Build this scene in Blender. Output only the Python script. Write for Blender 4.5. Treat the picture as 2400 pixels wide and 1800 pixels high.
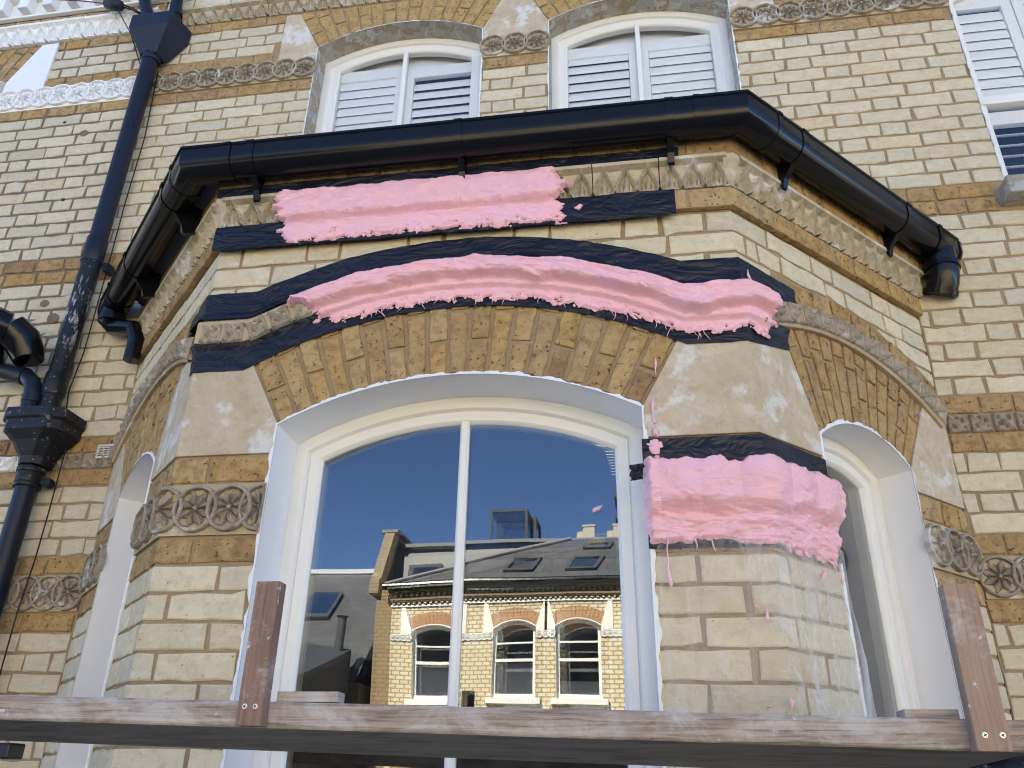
import bpy, bmesh, math, random
from mathutils import Vector, Matrix, noise
R_ = math.radians
random.seed(7)
for o in list(bpy.data.objects): bpy.data.objects.remove(o)
sc = bpy.context.scene
COL = sc.collection

# ------------------------------------------------------------------ camera, sky, sun, exposure
cam = bpy.data.objects.new('camera', bpy.data.cameras.new('camera')); COL.objects.link(cam)
CY, CP, CR = 0.1618, 0.4594, 0.0193
fwd = Vector((-math.sin(CY)*math.cos(CP), math.cos(CY)*math.cos(CP), math.sin(CP)))
rgt = Vector((math.cos(CY), math.sin(CY), 0)); upv = rgt.cross(fwd)
r2 = rgt*math.cos(CR)+upv*math.sin(CR); u2 = upv*math.cos(CR)-rgt*math.sin(CR)
cam.matrix_world = Matrix(((r2.x, u2.x, -fwd.x, 0.494), (r2.y, u2.y, -fwd.y, -2.763), (r2.z, u2.z, -fwd.z, -0.528), (0, 0, 0, 1)))
cam.data.sensor_width = 36; cam.data.lens = 28.8; cam.data.clip_start = 0.02; cam.data.clip_end = 500
sc.camera = cam
SUN_EL, SUN_AZ = 46, 22          # elevation; azimuth west of the +y axis (the sun stands behind the house)
sd = Vector((-math.sin(R_(SUN_AZ))*math.cos(R_(SUN_EL)), math.cos(R_(SUN_AZ))*math.cos(R_(SUN_EL)), math.sin(R_(SUN_EL))))
world = bpy.data.worlds.new('World'); sc.world = world; world.use_nodes = True
wn = world.node_tree; bg = wn.nodes['Background']
sky = wn.nodes.new('ShaderNodeTexSky'); sky.sky_type = 'NISHITA'; sky.sun_disc = False
sky.sun_elevation = R_(SUN_EL); sky.sun_rotation = math.atan2(sd.x, sd.y)
sky.altitude = 3000; sky.air_density = 0.5; sky.dust_density = 0.0; sky.ozone_density = 6.0
wn.links.new(sky.outputs[0], bg.inputs[0]); bg.inputs[1].default_value = 0.10
sun = bpy.data.objects.new('sun', bpy.data.lights.new('sun', 'SUN')); COL.objects.link(sun)
sun.data.energy = 5.0; sun.data.angle = R_(0.5); sun.data.color = (1, .95, .87)
sun.rotation_euler = sd.to_track_quat('Z', 'Y').to_euler(); sun.location = (-4, 8, 10)
vs = sc.view_settings; vs.view_transform = 'Standard'; vs.look = 'None'; vs.gamma = 1; vs.exposure = 3.05
vs.use_white_balance = True; vs.white_balance_temperature = 7150; vs.white_balance_tint = 4
sc.cycles.max_bounces = 8; sc.cycles.transparent_max_bounces = 16; sc.cycles.use_denoising = True; sc.cycles.use_adaptive_sampling = False
sc.cycles.denoising_prefilter = 'ACCURATE'; sc.cycles.filter_width = 1.1; sc.cycles.sample_clamp_indirect = 6

# ------------------------------------------------------------------ materials
MATS = {}
def C4(c): return (c[0], c[1], c[2], 1)
class NT:
    def __init__(s, name):
        s.m = bpy.data.materials.new(name); s.m.use_nodes = True; s.t = s.m.node_tree; s.n = s.t.nodes
        s.b = s.n['Principled BSDF']; MATS[name] = s.m
    def node(s, ty, **kw):
        n = s.n.new(ty)
        for k, v in kw.items():
            if k.startswith('_'): setattr(n, k[1:], v)
            else: n.inputs[k].default_value = v
        return n
    def link(s, a, b): s.t.links.new(a, b)
    def noise(s, scale, detail=3, rough=.55, vec=None, dist=0):
        n = s.node('ShaderNodeTexNoise', Scale=scale, Detail=detail, Roughness=rough, Distortion=dist)
        if vec is not None: s.link(vec, n.inputs['Vector'])
        return n.outputs['Fac']
    def pos(s): return s.node('ShaderNodeNewGeometry').outputs['Position']
    def mapped(s, scale=(1, 1, 1), rot=(0, 0, 0)):
        m = s.node('ShaderNodeMapping'); m.inputs['Scale'].default_value = scale; m.inputs['Rotation'].default_value = rot
        s.link(s.pos(), m.inputs['Vector']); return m.outputs[0]
    def ramp(s, fac, stops, interp='LINEAR'):
        r = s.node('ShaderNodeValToRGB'); r.color_ramp.interpolation = interp
        e = r.color_ramp.elements
        while len(e) < len(stops): e.new(.5)
        for i, (p, c) in enumerate(stops):
            e[i].position = p; e[i].color = C4(c) if not isinstance(c, (int, float)) else (c, c, c, 1)
        s.link(fac, r.inputs[0]); return r.outputs[0]
    def mix(s, fac, a, b, mode='MIX'):
        m = s.node('ShaderNodeMix', _data_type='RGBA', _blend_type=mode)
        for inp, v in ((m.inputs[0], fac), (m.inputs[6], a), (m.inputs[7], b)):
            if isinstance(v, (int, float)): inp.default_value = v
            elif isinstance(v, tuple): inp.default_value = C4(v)
            else: s.link(v, inp)
        return m.outputs[2]
    def math(s, op, a, b=0.0):
        m = s.node('ShaderNodeMath', _operation=op)
        for i, v in enumerate((a, b)):
            if isinstance(v, (int, float)): m.inputs[i].default_value = v
            else: s.link(v, m.inputs[i])
        return m.outputs[0]
    def color(s, c):
        if isinstance(c, tuple): s.b.inputs['Base Color'].default_value = C4(c)
        else: s.link(c, s.b.inputs['Base Color'])
    def bump(s, h, dist=.002, strength=.6, prev=None):
        b = s.node('ShaderNodeBump', Strength=strength, Distance=dist); s.link(h, b.inputs['Height'])
        if prev is not None: s.link(prev, b.inputs['Normal'])
        s.link(b.outputs[0], s.b.inputs['Normal']); return b.outputs[0]
    def rough(s, v, spec=None):
        if isinstance(v, (int, float)): s.b.inputs['Roughness'].default_value = v
        else: s.link(v, s.b.inputs['Roughness'])
        if spec is not None: s.b.inputs['Specular IOR Level'].default_value = spec

def pale_brick(name, tint=(1, 1, 1)):
    k = NT(name); p = k.pos(); rnd = k.node('ShaderNodeObjectInfo').outputs['Random']
    T = lambda c: tuple(a*b for a, b in zip(c, tint))
    base = k.ramp(rnd, [(0, T((.58, .485, .325))), (.2, T((.65, .575, .415))), (.4, T((.70, .615, .44))), (.55, T((.60, .52, .36))), (.7, T((.56, .505, .39))), (.82, T((.69, .585, .415))), (.92, T((.52, .455, .335))), (.97, T((.67, .54, .35))), (1, T((.61, .45, .30)))])
    sm = k.ramp(k.noise(13, 4, .65, p), [(.38, 0), (.66, 1)])
    c = k.mix(k.math('MULTIPLY', sm, .45), base, T((.56, .455, .28)))
    st = k.ramp(k.noise(34, 6, .74, p), [(.50, 0), (.66, 1)])
    c = k.mix(k.math('MULTIPLY', st, .42), c, T((.37, .285, .165)))
    lt = k.ramp(k.noise(22, 5, .65, k.mapped((1, 1, 2.2))), [(.50, 0), (.70, 1)])
    c = k.mix(k.math('MULTIPLY', lt, .5), c, T((.74, .69, .56)))
    pit = k.ramp(k.noise(95, 2, .5, p), [(.70, 0), (.74, 1)])
    c = k.mix(k.math('MULTIPLY', pit, .7), c, (.16, .12, .08))
    c = k.mix(k.math('MULTIPLY', k.ramp(k.noise(1.7, 5, .6, p), [(.42, 0), (.68, 1)]), .16), c, T((.42, .35, .25)))
    k.color(c); k.rough(.9, .2)
    n1 = k.bump(k.noise(120, 4, .65, p), .0012, .6); k.bump(k.math('SUBTRACT', 1, pit), .002, .6, n1)
    return k.m
def brown_brick(name, a=(.42, .255, .10), soot=.15):
    k = NT(name); p = k.pos(); rnd = k.node('ShaderNodeObjectInfo').outputs['Random']
    base = k.ramp(rnd, [(0, (.45, .275, .105)), (.2, a), (.36, (.34, .215, .105)), (.5, (.47, .32, .15)), (.64, (.37, .23, .11)), (.78, (.50, .355, .18)), (.91, (.28, .16, .095)), (1, (.45, .325, .17))])
    c = k.mix(k.math('MULTIPLY', k.ramp(k.noise(14, 4, .65, p), [(.4, 0), (.66, 1)]), .6), base, (.52, .37, .175))
    c = k.mix(k.math('MULTIPLY', k.ramp(k.noise(30, 5, .7, p), [(.46, 0), (.62, 1)]), soot+.45), c, (.20, .12, .05))
    pit = k.ramp(k.noise(70, 4, .65, p), [(.61, 0), (.65, 1)])
    c = k.mix(k.math('MULTIPLY', pit, .85), c, (.055, .035, .02))
    k.color(c); k.rough(.92, .15)
    n1 = k.bump(k.noise(45, 6, .72, p), .006, .8); k.bump(k.math('SUBTRACT', 1, pit), .003, .8, n1)
    return k.m
def mortar_mat(name, a, b):
    k = NT(name); p = k.pos()
    c = k.mix(k.ramp(k.noise(11, 4, .6, p), [(.35, 0), (.7, 1)]), a, b)
    c = k.mix(k.math('MULTIPLY', k.ramp(k.noise(130, 3, .6, p), [(.55, 0), (.7, 1)]), .4), c, tuple(x*.55 for x in a))
    k.color(c); k.rough(.95, .1); k.bump(k.noise(140, 5, .7, p), .003, .8); return k.m
def stone_mat(name, a, b, dark, white=.0, sc1=14, dk=.5):
    k = NT(name); p = k.pos(); rnd = k.node('ShaderNodeObjectInfo').outputs['Random']
    c = k.mix(k.ramp(k.noise(sc1, 5, .62, p), [(.38, 0), (.68, 1)]), a, b)
    c = k.mix(k.math('MULTIPLY', k.ramp(rnd, [(0, 0), (1, 1)]), .25), c, dark)
    c = k.mix(k.math('MULTIPLY', k.ramp(k.noise(33, 5, .68, p), [(.5, 0), (.72, 1)]), dk), c, dark)
    if white:
        w = k.math('MULTIPLY', k.ramp(k.noise(7, 3, .6, p), [(.60-.1*white, 0), (.67-.1*white, 1)]), k.ramp(k.noise(26, 6, .72, p), [(.36, 0), (.52, 1)]))
        c = k.mix(k.math('MULTIPLY', w, .75), c, (.68, .67, .64))
    k.color(c); k.rough(.92, .15); k.bump(k.noise(85, 5, .7, p), .0022, .6); return k.m
def paint_mat(name, col, rough=.45, dirt=.08, bumpd=.0006):
    k = NT(name); p = k.pos()
    c = k.mix(k.math('MULTIPLY', k.ramp(k.noise(8, 5, .65, p), [(.45, 0), (.8, 1)]), dirt*2), col, tuple(x*.7 for x in col))
    k.color(c); k.rough(rough, .4); k.bump(k.noise(60, 4, .6, p), bumpd, .6); return k.m
pale_brick('brick_pale'); pale_brick('brick_pale_neighbour', (.97, .98, 1.03))
brown_brick('brick_brown'); brown_brick('brick_arch', (.45, .29, .12), .05)
mortar_mat('mortar_tan', (.315, .225, .13), (.395, .295, .18)); mortar_mat('mortar_grey', (.175, .145, .11), (.25, .205, .155))
stone_mat('springer_stone', (.51, .405, .275), (.62, .53, .405), (.36, .29, .19), .8, 13, .6)
stone_mat('carved_stone', (.36, .295, .215), (.46, .395, .305), (.14, .125, .11), .3, 20, .65)
stone_mat('carved_stone_dark', (.33, .28, .215), (.43, .37, .29), (.13, .12, .11), .3, 16, .65)
stone_mat('leaf_stone', (.50, .42, .29), (.58, .51, .385), (.25, .205, .15), .3, 22, .5)
stone_mat('bed_plaster', (.45, .36, .24), (.53, .44, .31), (.34, .24, .15), .2, 12, .4)
paint_mat('white_paint', (.80, .80, .81), .5, .05, .0008); paint_mat('white_frame', (.80, .79, .76), .32, .03, .0003)
paint_mat('white_masonry', (.82, .82, .82), .6, .06, .002); paint_mat('shutter_white', (.88, .885, .90), .4, .02, .0002)
def peel():
    k = NT('peeling_paint'); p = k.pos()
    n = k.noise(13, 7, .68, p, .5); m1 = k.ramp(n, [(.47, 0), (.49, 1)]); m2 = k.ramp(k.noise(17, 6, .7, k.mapped((1, 1, 1), (.5, .2, 1))), [(.55, 0), (.57, 1)])
    c = k.mix(m1, (.36, .285, .20), (.40, .39, .36)); c = k.mix(m2, c, (.52, .51, .48))
    c = k.mix(k.math('MULTIPLY', k.ramp(k.noise(40, 5, .7, p), [(.55, 0), (.7, 1)]), .5), c, (.17, .155, .135))
    k.color(c); k.rough(.8, .2); k.bump(k.math('ADD', m1, m2), .003, .7); return k.m
peel()
def black(name, col=(.012, .013, .018), rough=.28, spatter=.0, bd=.0005, sc=30):
    k = NT(name); p = k.pos(); c = col
    if spatter:
        w = k.ramp(k.noise(26, 6, .75, p), [(.72-spatter, 0), (.78-spatter, 1)])
        c = k.mix(k.math('MULTIPLY', w, .5), col, (.35, .36, .37))
        s2 = k.ramp(k.noise(110, 2, .5, p), [(.71, 0), (.74, 1)]); c = k.mix(s2, c, (.4, .4, .4))
        sp = k.node('ShaderNodeSeparateXYZ'); k.link(p, sp.inputs[0]); zz = k.ramp(k.math('DIVIDE', sp.outputs['Z'], 3.), [(.34, 0), (.40, 1), (.465, 1), (.485, 0)])
        s3 = k.math('MULTIPLY', zz, k.ramp(k.noise(20, 6, .75, k.mapped((2.2, 2.2, .6))), [(.54, 0), (.60, 1)])); c = k.mix(s3, c, (.42, .43, .44))
    k.color(c); k.rough(k.ramp(k.noise(14, 4, .6, p), [(.3, rough*.8), (.8, rough*1.6)]), .3); k.bump(k.noise(sc, 4, .6, p), bd, .5); return k.m
black('gutter_black', (.006, .0065, .008), .16); black('pipe_black', (.010, .013, .024), .33); black('pipe_black_spattered', (.010, .012, .018), .4, .12, .001)
black('hopper_black', (.014, .018, .034), .42, 0, .001); black('cable_black', (.012, .012, .013), .5)
def tape():
    k = NT('tape_black'); p = k.pos()
    k.color(k.mix(k.ramp(k.noise(9, 4, .6, p), [(.35, 0), (.7, 1)]), (.006, .0075, .015), (.010, .013, .026)))
    k.rough(k.ramp(k.noise(30, 3, .6, p), [(.3, .28), (.8, .5)]), .32)
    cr = k.noise(7, 3, .5, k.mapped((.8, .8, 1.6), (0, .25, 0)), 2.2); n1 = k.bump(k.math('ABSOLUTE', k.math('SUBTRACT', cr, .5)), .022, .7); k.bump(k.noise(22, 2, .5, p, 1.0), .0015, .4, n1)
tape()
def pink():
    k = NT('silicone_pink'); p = k.pos()
    c = k.mix(k.ramp(k.noise(10, 4, .6, p, .6), [(.42, 0), (.72, 1)]), (.90, .50, .55), (.86, .50, .62))
    c = k.mix(k.math('MULTIPLY', k.ramp(k.noise(26, 4, .6, p), [(.5, 0), (.75, 1)]), .6), c, (.90, .49, .50))
    k.color(c); k.rough(.33, .4)
    k.b.inputs['Subsurface Weight'].default_value = .12; k.b.inputs['Subsurface Radius'].default_value = (.006, .002, .002); k.b.inputs['Subsurface Scale'].default_value = 1.0
    n1 = k.bump(k.noise(45, 6, .62, k.mapped((.45, .45, 2.2)), 1.8), .0045, .5); k.bump(k.noise(70, 3, .6, k.mapped((.22, .22, 2.6)), .6), .0022, .5, n1)
pink()
def wood(name, a, b, d, horiz=True, paintw=.5, grain=1.0):
    k = NT(name)
    v = k.mapped((1.2, 7, 22) if horiz else (22, 7, 1.2)); v2 = k.mapped((3, 3, 90) if horiz else (70, 20, 2.2))
    c = k.mix(k.ramp(k.noise(2.2, 6, .6, v, 1.1), [(.32, 0), (.7, 1)]), a, b)
    gr = k.ramp(k.noise(2.6, 4, .6, v2, .7), [(.45, 0), (.66, 1)])
    c = k.mix(k.math('MULTIPLY', gr, .55*grain), c, d)
    if paintw:
        w = k.ramp(k.noise(5.5, 8, .74, k.mapped((1.5, 1, 2.2), (0, .3, 0)), .4), [(.60-.16*paintw, 0), (.74-.14*paintw, 1)])
        c = k.mix(k.math('MULTIPLY', w, .62), c, (.60, .58, .57))
        s2 = k.ramp(k.noise(60, 3, .6, k.pos()), [(.68, 0), (.71, 1)]); c = k.mix(k.math('MULTIPLY', s2, .7), c, (.68, .67, .66))
    k.color(c); k.rough(.85, .2); k.bump(gr, .0012, .5); return k.m
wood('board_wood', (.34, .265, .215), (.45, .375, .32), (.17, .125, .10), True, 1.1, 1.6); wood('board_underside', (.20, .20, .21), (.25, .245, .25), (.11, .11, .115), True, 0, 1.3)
wood('batten_wood', (.24, .145, .11), (.31, .205, .165), (.13, .075, .06), False, .5); wood('batten_wood_pale', (.34, .225, .165), (.42, .29, .22), (.22, .13, .095), False, .45, .8)
def simple(name, col, rough=.5, metal=0, spec=.5):
    k = NT(name); k.color(col); k.rough(rough, spec); k.b.inputs['Metallic'].default_value = metal
    k.bump(k.noise(50, 3, .6, k.pos()), .0005, .4); return k.m
simple('steel', (.85, .85, .82), .3, .35); simple('screw_slot', (.02, .02, .02), .6)
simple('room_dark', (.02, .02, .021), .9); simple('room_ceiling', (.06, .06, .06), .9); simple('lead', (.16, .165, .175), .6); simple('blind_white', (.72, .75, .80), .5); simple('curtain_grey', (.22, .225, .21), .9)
simple('paper_grey', (.33, .32, .31), .8); simple('vent_cream', (.62, .57, .47), .6); simple('brass', (.6, .42, .15), .35, 1)
def glass(name, refl, tint=(.93, .95, .95), fr=1.5):
    k = NT(name); k.n.remove(k.b); out = k.n['Material Output']
    t = k.node('ShaderNodeBsdfTransparent'); t.inputs[0].default_value = C4(tint)
    bw = k.node('ShaderNodeBump', Strength=1.0, Distance=.0010); k.link(k.noise(2.2, 1, .4, k.pos()), bw.inputs['Height'])
    g = k.node('ShaderNodeBsdfGlossy'); k.link(bw.outputs[0], g.inputs['Normal']); g.inputs['Roughness'].default_value = 0.0; g.inputs['Color'].default_value = (.97, .98, 1, 1)
    f = k.node('ShaderNodeFresnel', IOR=fr); mx = k.node('ShaderNodeMixShader')
    a = k.math('MULTIPLY', f.outputs[0], refl); a = k.math('MINIMUM', a, .95)
    k.link(a, mx.inputs[0]); k.link(t.outputs[0], mx.inputs[1]); k.link(g.outputs[0], mx.inputs[2]); k.link(mx.outputs[0], out.inputs[0]); return k.m
glass('pane_glass', 3.5, (.80, .83, .84)); glass('pane_inner', 1.1, (.9, .92, .92)); glass('pane_upper', 2.0, (.95, .97, .98)); glass('pane_far', 3.0, (.8, .82, .85))
def film():
    k = NT('polythene'); k.n.remove(k.b); out = k.n['Material Output']; p = k.pos()
    t = k.node('ShaderNodeBsdfTransparent'); t.inputs[0].default_value = (.985, .985, .99, 1)
    g = k.node('ShaderNodeBsdfPrincipled'); g.inputs['Base Color'].default_value = (.95, .955, .97, 1); g.inputs['Roughness'].default_value = .22
    tr = k.node('ShaderNodeBsdfTranslucent'); tr.inputs[0].default_value = (.95, .95, .97, 1)
    b = k.node('ShaderNodeBump', Strength=.8, Distance=.008); k.link(k.noise(16, 5, .6, k.mapped((1, 1, .5), (0, .5, 0)), 1.0), b.inputs['Height']); k.link(b.outputs[0], g.inputs['Normal'])
    mx0 = k.node('ShaderNodeMixShader'); mx0.inputs[0].default_value = .4; k.link(g.outputs[0], mx0.inputs[1]); k.link(tr.outputs[0], mx0.inputs[2])
    lw = k.node('ShaderNodeLayerWeight', Blend=.35); k.link(b.outputs[0], lw.inputs['Normal'])
    f = k.math('ADD', k.math('MULTIPLY', lw.outputs['Facing'], .6), .07)
    f = k.math('ADD', f, k.math('MULTIPLY', k.ramp(k.noise(9, 5, .6, k.mapped((1, 1, .25), (0, .35, 0)), .8), [(.48, 0), (.66, 1)]), .30))
    mx = k.node('ShaderNodeMixShader'); k.link(f, mx.inputs[0]); k.link(t.outputs[0], mx.inputs[1]); k.link(mx0.outputs[0], mx.inputs[2]); k.link(mx.outputs[0], out.inputs[0])
film()
def far_brick(name, c1, c2, mo, horiz_axis='X'):
    k = NT(name); s = k.node('ShaderNodeSeparateXYZ'); k.link(k.pos(), s.inputs[0]); cb = k.node('ShaderNodeCombineXYZ')
    k.link(s.outputs[horiz_axis], cb.inputs[0]); k.link(s.outputs['Z'], cb.inputs[1])
    b = k.node('ShaderNodeTexBrick', Scale=1.0); b.inputs['Color1'].default_value = C4(c1); b.inputs['Color2'].default_value = C4(c2); b.inputs['Mortar'].default_value = C4(mo)
    b.inputs['Brick Width'].default_value = .16; b.inputs['Row Height'].default_value = .075; b.inputs['Mortar Size'].default_value = .012; k.link(cb.outputs[0], b.inputs['Vector'])
    c = k.mix(k.math('MULTIPLY', k.noise(2.5, 4, .6, k.pos()), .25), b.outputs['Color'], (.45, .35, .19)); k.color(c); k.rough(.9, .2); k.bump(b.outputs['Fac'], -.006, .6)
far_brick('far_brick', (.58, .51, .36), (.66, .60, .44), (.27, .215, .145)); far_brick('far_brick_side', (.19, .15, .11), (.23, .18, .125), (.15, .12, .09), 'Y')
far_brick('far_brick_brown', (.22, .155, .095), (.27, .185, .11), (.15, .11, .07))
simple('far_arch', (.36, .20, .11), .9); simple('far_white', (.72, .72, .70), .6); simple('far_dark', (.03, .035, .045), .7); simple('far_pot', (.40, .36, .28), .9); simple('attic_lead', (.20, .205, .21), .7); simple('far_steel', (.55, .55, .56), .4, .6); simple('far_blind', (.8, .8, .8), .7)
def slate():
    k = NT('slate'); p = k.pos(); b = k.node('ShaderNodeTexBrick', Scale=1.0); b.inputs['Color1'].default_value = (.055, .058, .066, 1); b.inputs['Color2'].default_value = (.075, .078, .086, 1); b.inputs['Mortar'].default_value = (.03, .03, .035, 1)
    b.inputs['Brick Width'].default_value = .3; b.inputs['Row Height'].default_value = .16; b.inputs['Mortar Size'].default_value = .006
    s = k.node('ShaderNodeSeparateXYZ'); k.link(p, s.inputs[0]); cb = k.node('ShaderNodeCombineXYZ'); k.link(s.outputs['X'], cb.inputs[0]); k.link(s.outputs['Z'], cb.inputs[1]); k.link(cb.outputs[0], b.inputs['Vector'])
    k.color(b.outputs['Color']); k.rough(.55, .4); k.bump(b.outputs['Fac'], -.004, .5)
slate()
def ground_mat(name, a, b, s=6):
    k = NT(name); p = k.pos(); k.color(k.mix(k.noise(s, 5, .6, p), a, b)); k.rough(.95, .2); k.bump(k.noise(90, 4, .7, p), .004, .5)
ground_mat('asphalt', (.045, .045, .047), (.065, .064, .062)); ground_mat('paving', (.27, .25, .22), (.34, .32, .28)); ground_mat('garden', (.10, .09, .06), (.17, .15, .10))

# ------------------------------------------------------------------ helpers
def tag(o, label=None, cat=None, group=None, kind=None):
    if label: o['label'] = label
    if cat: o['category'] = cat
    if group: o['group'] = group
    if kind: o['kind'] = kind
    return o
def thing(name, loc, label=None, cat=None, group=None):
    o = bpy.data.objects.new(name, None); COL.objects.link(o); o.location = loc; o.empty_display_size = .1
    return tag(o, label, cat, group)
def adopt(o, parent):
    if parent is not None:
        o.parent = parent; M = Matrix.Identity(4); q = parent
        chain = []
        while q is not None: chain.append(q); q = q.parent
        for q in reversed(chain): M = M @ q.matrix_parent_inverse @ q.matrix_basis
        o.matrix_parent_inverse = M.inverted()
    return o
def link_mesh(name, me, parent=None, loc=(0, 0, 0), rz=0, scale=None):
    o = bpy.data.objects.new(name, me); COL.objects.link(o); o.location = loc; o.rotation_euler = (0, 0, rz)
    if scale: o.scale = scale
    return adopt(o, parent)
class MB:
    def __init__(s): s.v = []; s.f = []; s.mi = []
    def add(s, vs, fs, mi=0):
        o = len(s.v); s.v += [tuple(a) for a in vs]; s.f += [tuple(i+o for i in f) for f in fs]; s.mi += [mi]*len(fs)
    def box(s, x0, x1, y0, y1, z0, z1, xf=None, mi=0):
        vs = [(x, y, z) for z in (z0, z1) for y in (y0, y1) for x in (x0, x1)]
        if xf: vs = [xf(*a) for a in vs]
        s.add(vs, [(0, 2, 3, 1), (4, 5, 7, 6), (0, 1, 5, 4), (2, 6, 7, 3), (0, 4, 6, 2), (1, 3, 7, 5)], mi)
    def hexa(s, vs, mi=0): s.add(vs, [(0, 3, 2, 1), (4, 5, 6, 7), (0, 1, 5, 4), (1, 2, 6, 5), (2, 3, 7, 6), (3, 0, 4, 7)], mi)
    def grid(s, pts, mi=0, closed_u=False):
        n = len(pts); m = len(pts[0]); fs = []
        for i in range(n-1):
            for j in range(m-1 if not closed_u else m):
                j2 = (j+1) % m; fs.append((i*m+j, i*m+j2, (i+1)*m+j2, (i+1)*m+j))
        s.add([p for r in pts for p in r], fs, mi)
    def tube(s, path, r, n=16, caps=True, mi=0):
        path = [Vector(p) for p in path]; rs = r if isinstance(r, (list, tuple)) else [r]*len(path); rings = []
        t0 = (path[1]-path[0]).normalized(); a = Vector((0, 0, 1)) if abs(t0.z) < .9 else Vector((1, 0, 0)); u = t0.cross(a).normalized()
        for i, p in enumerate(path):
            t = (path[min(i+1, len(path)-1)]-path[max(i-1, 0)])
            if t.length < 1e-9: t = t0
            t.normalize(); u = (u-t*u.dot(t)).normalized(); w = t.cross(u)
            rings.append([p+(u*math.cos(2*math.pi*k/n)+w*math.sin(2*math.pi*k/n))*rs[i] for k in range(n)])
        o = len(s.v); s.grid(rings, mi, True)
        if caps: s.f += [tuple(o+k for k in range(n)), tuple(o+(len(rings)-1)*n+n-1-k for k in range(n))]; s.mi += [mi, mi]
    def build(s, name, mat, parent=None, smooth=False, label=None, cat=None, group=None, kind=None, bevel=0, solid=0, recalc=True):
        xs = [v[0] for v in s.v]; ys = [v[1] for v in s.v]; zs = [v[2] for v in s.v]
        c = ((min(xs)+max(xs))/2, (min(ys)+max(ys))/2, min(zs))
        me = bpy.data.meshes.new(name); me.from_pydata([(a-c[0], b-c[1], d-c[2]) for a, b, d in s.v], [], s.f)
        for m in (mat if isinstance(mat, (list, tuple)) else [mat]): me.materials.append(MATS[m])
        me.polygons.foreach_set('material_index', s.mi)
        if smooth: me.polygons.foreach_set('use_smooth', [True]*len(me.polygons))
        if recalc and not (solid and solid > .05): bm = bmesh.new(); bm.from_mesh(me); bmesh.ops.recalc_face_normals(bm, faces=bm.faces); bm.to_mesh(me); bm.free()
        o = link_mesh(name, me, parent, c)
        if bevel: b = o.modifiers.new('b', 'BEVEL'); b.width = bevel; b.segments = 2; b.limit_method = 'ANGLE'
        if solid: d = o.modifiers.new('s', 'SOLIDIFY'); d.thickness = abs(solid); d.offset = -1 if solid > 0 else 1
        return tag(o, label, cat, group, kind)
def smooth_angle(o, a=40):
    me = o.data; me.polygons.foreach_set('use_smooth', [True]*len(me.polygons)); me.set_sharp_from_angle(angle=R_(a)); return o
nz = lambda x, y=0.0, z=0.0: noise.noise((x, y, z))
def fbm(x, y, z=0, o=4): return noise.fractal((x, y, z), 1.0, 2.0, o)
def sstep(a, b, x):
    t = max(0., min(1., (x-a)/(b-a))); return t*t*(3-2*t)

# frames: u along the face (left to right), d outward, z up
class Fr:
    def __init__(s, o, ang): s.o = Vector(o); s.a = R_(ang); s.U = Vector((math.cos(s.a), math.sin(s.a), 0)); s.N = Vector((math.sin(s.a), -math.cos(s.a), 0))
    def p(s, u, d, z): return s.o+s.U*u+s.N*d+Vector((0, 0, z))
W, D = .814, .7277; LC = D*math.sqrt(2)
FW = Fr((0, 0, 0), 0); FF = Fr((0, -D, 0), 0); FR = Fr((W, -D, 0), 45); FL = Fr((-W, -D, 0), -45)
def bend(s, d, z, soft=0.0):
    """unrolled bay face: s along the plan line (0 at the middle of the front)"""
    a = abs(s); sg = 1 if s >= 0 else -1
    if abs(a-W) < 1e-6:
        n = Vector((math.sin(R_(22.5))*sg, -math.cos(R_(22.5)), 0)); return Vector((sg*W, -D, z))+n*(d/math.cos(R_(22.5)))
    if a < W: P = Vector((s, -D, z))
    else: P = Vector((sg*(W+(a-W)*.70711), -D+(a-W)*.70711, z))
    if soft and a > W-soft:
        t = sstep(W-soft, W+soft, a)*45
    else: t = 0 if a < W else 45
    n = Vector((math.sin(R_(t))*sg, -math.cos(R_(t)), 0))
    return P+n*d
def arch_path(cx, hw, zb, zs, rise, inset=0., n=24, nj=14):
    Rr = (hw*hw+rise*rise)/(2*rise); zc = zs+rise-Rr; h = hw-inset; R2 = Rr-inset; ze = zc+math.sqrt(R2*R2-h*h)
    pts = [(cx-h, zb+(ze-zb)*i/nj) for i in range(nj)]
    a = math.asin(h/R2); pts += [(cx+R2*math.sin(-a+2*a*i/n), zc+R2*math.cos(-a+2*a*i/n)) for i in range(n+1)]
    pts += [(cx+h, ze+(zb-ze)*(i+1)/nj) for i in range(nj)]
    return pts
def arch_z(x, cx, hw, zs, rise):
    Rr = (hw*hw+rise*rise)/(2*rise); dx = x-cx
    return zs+rise-Rr+math.sqrt(max(0, Rr*Rr-dx*dx))

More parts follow.
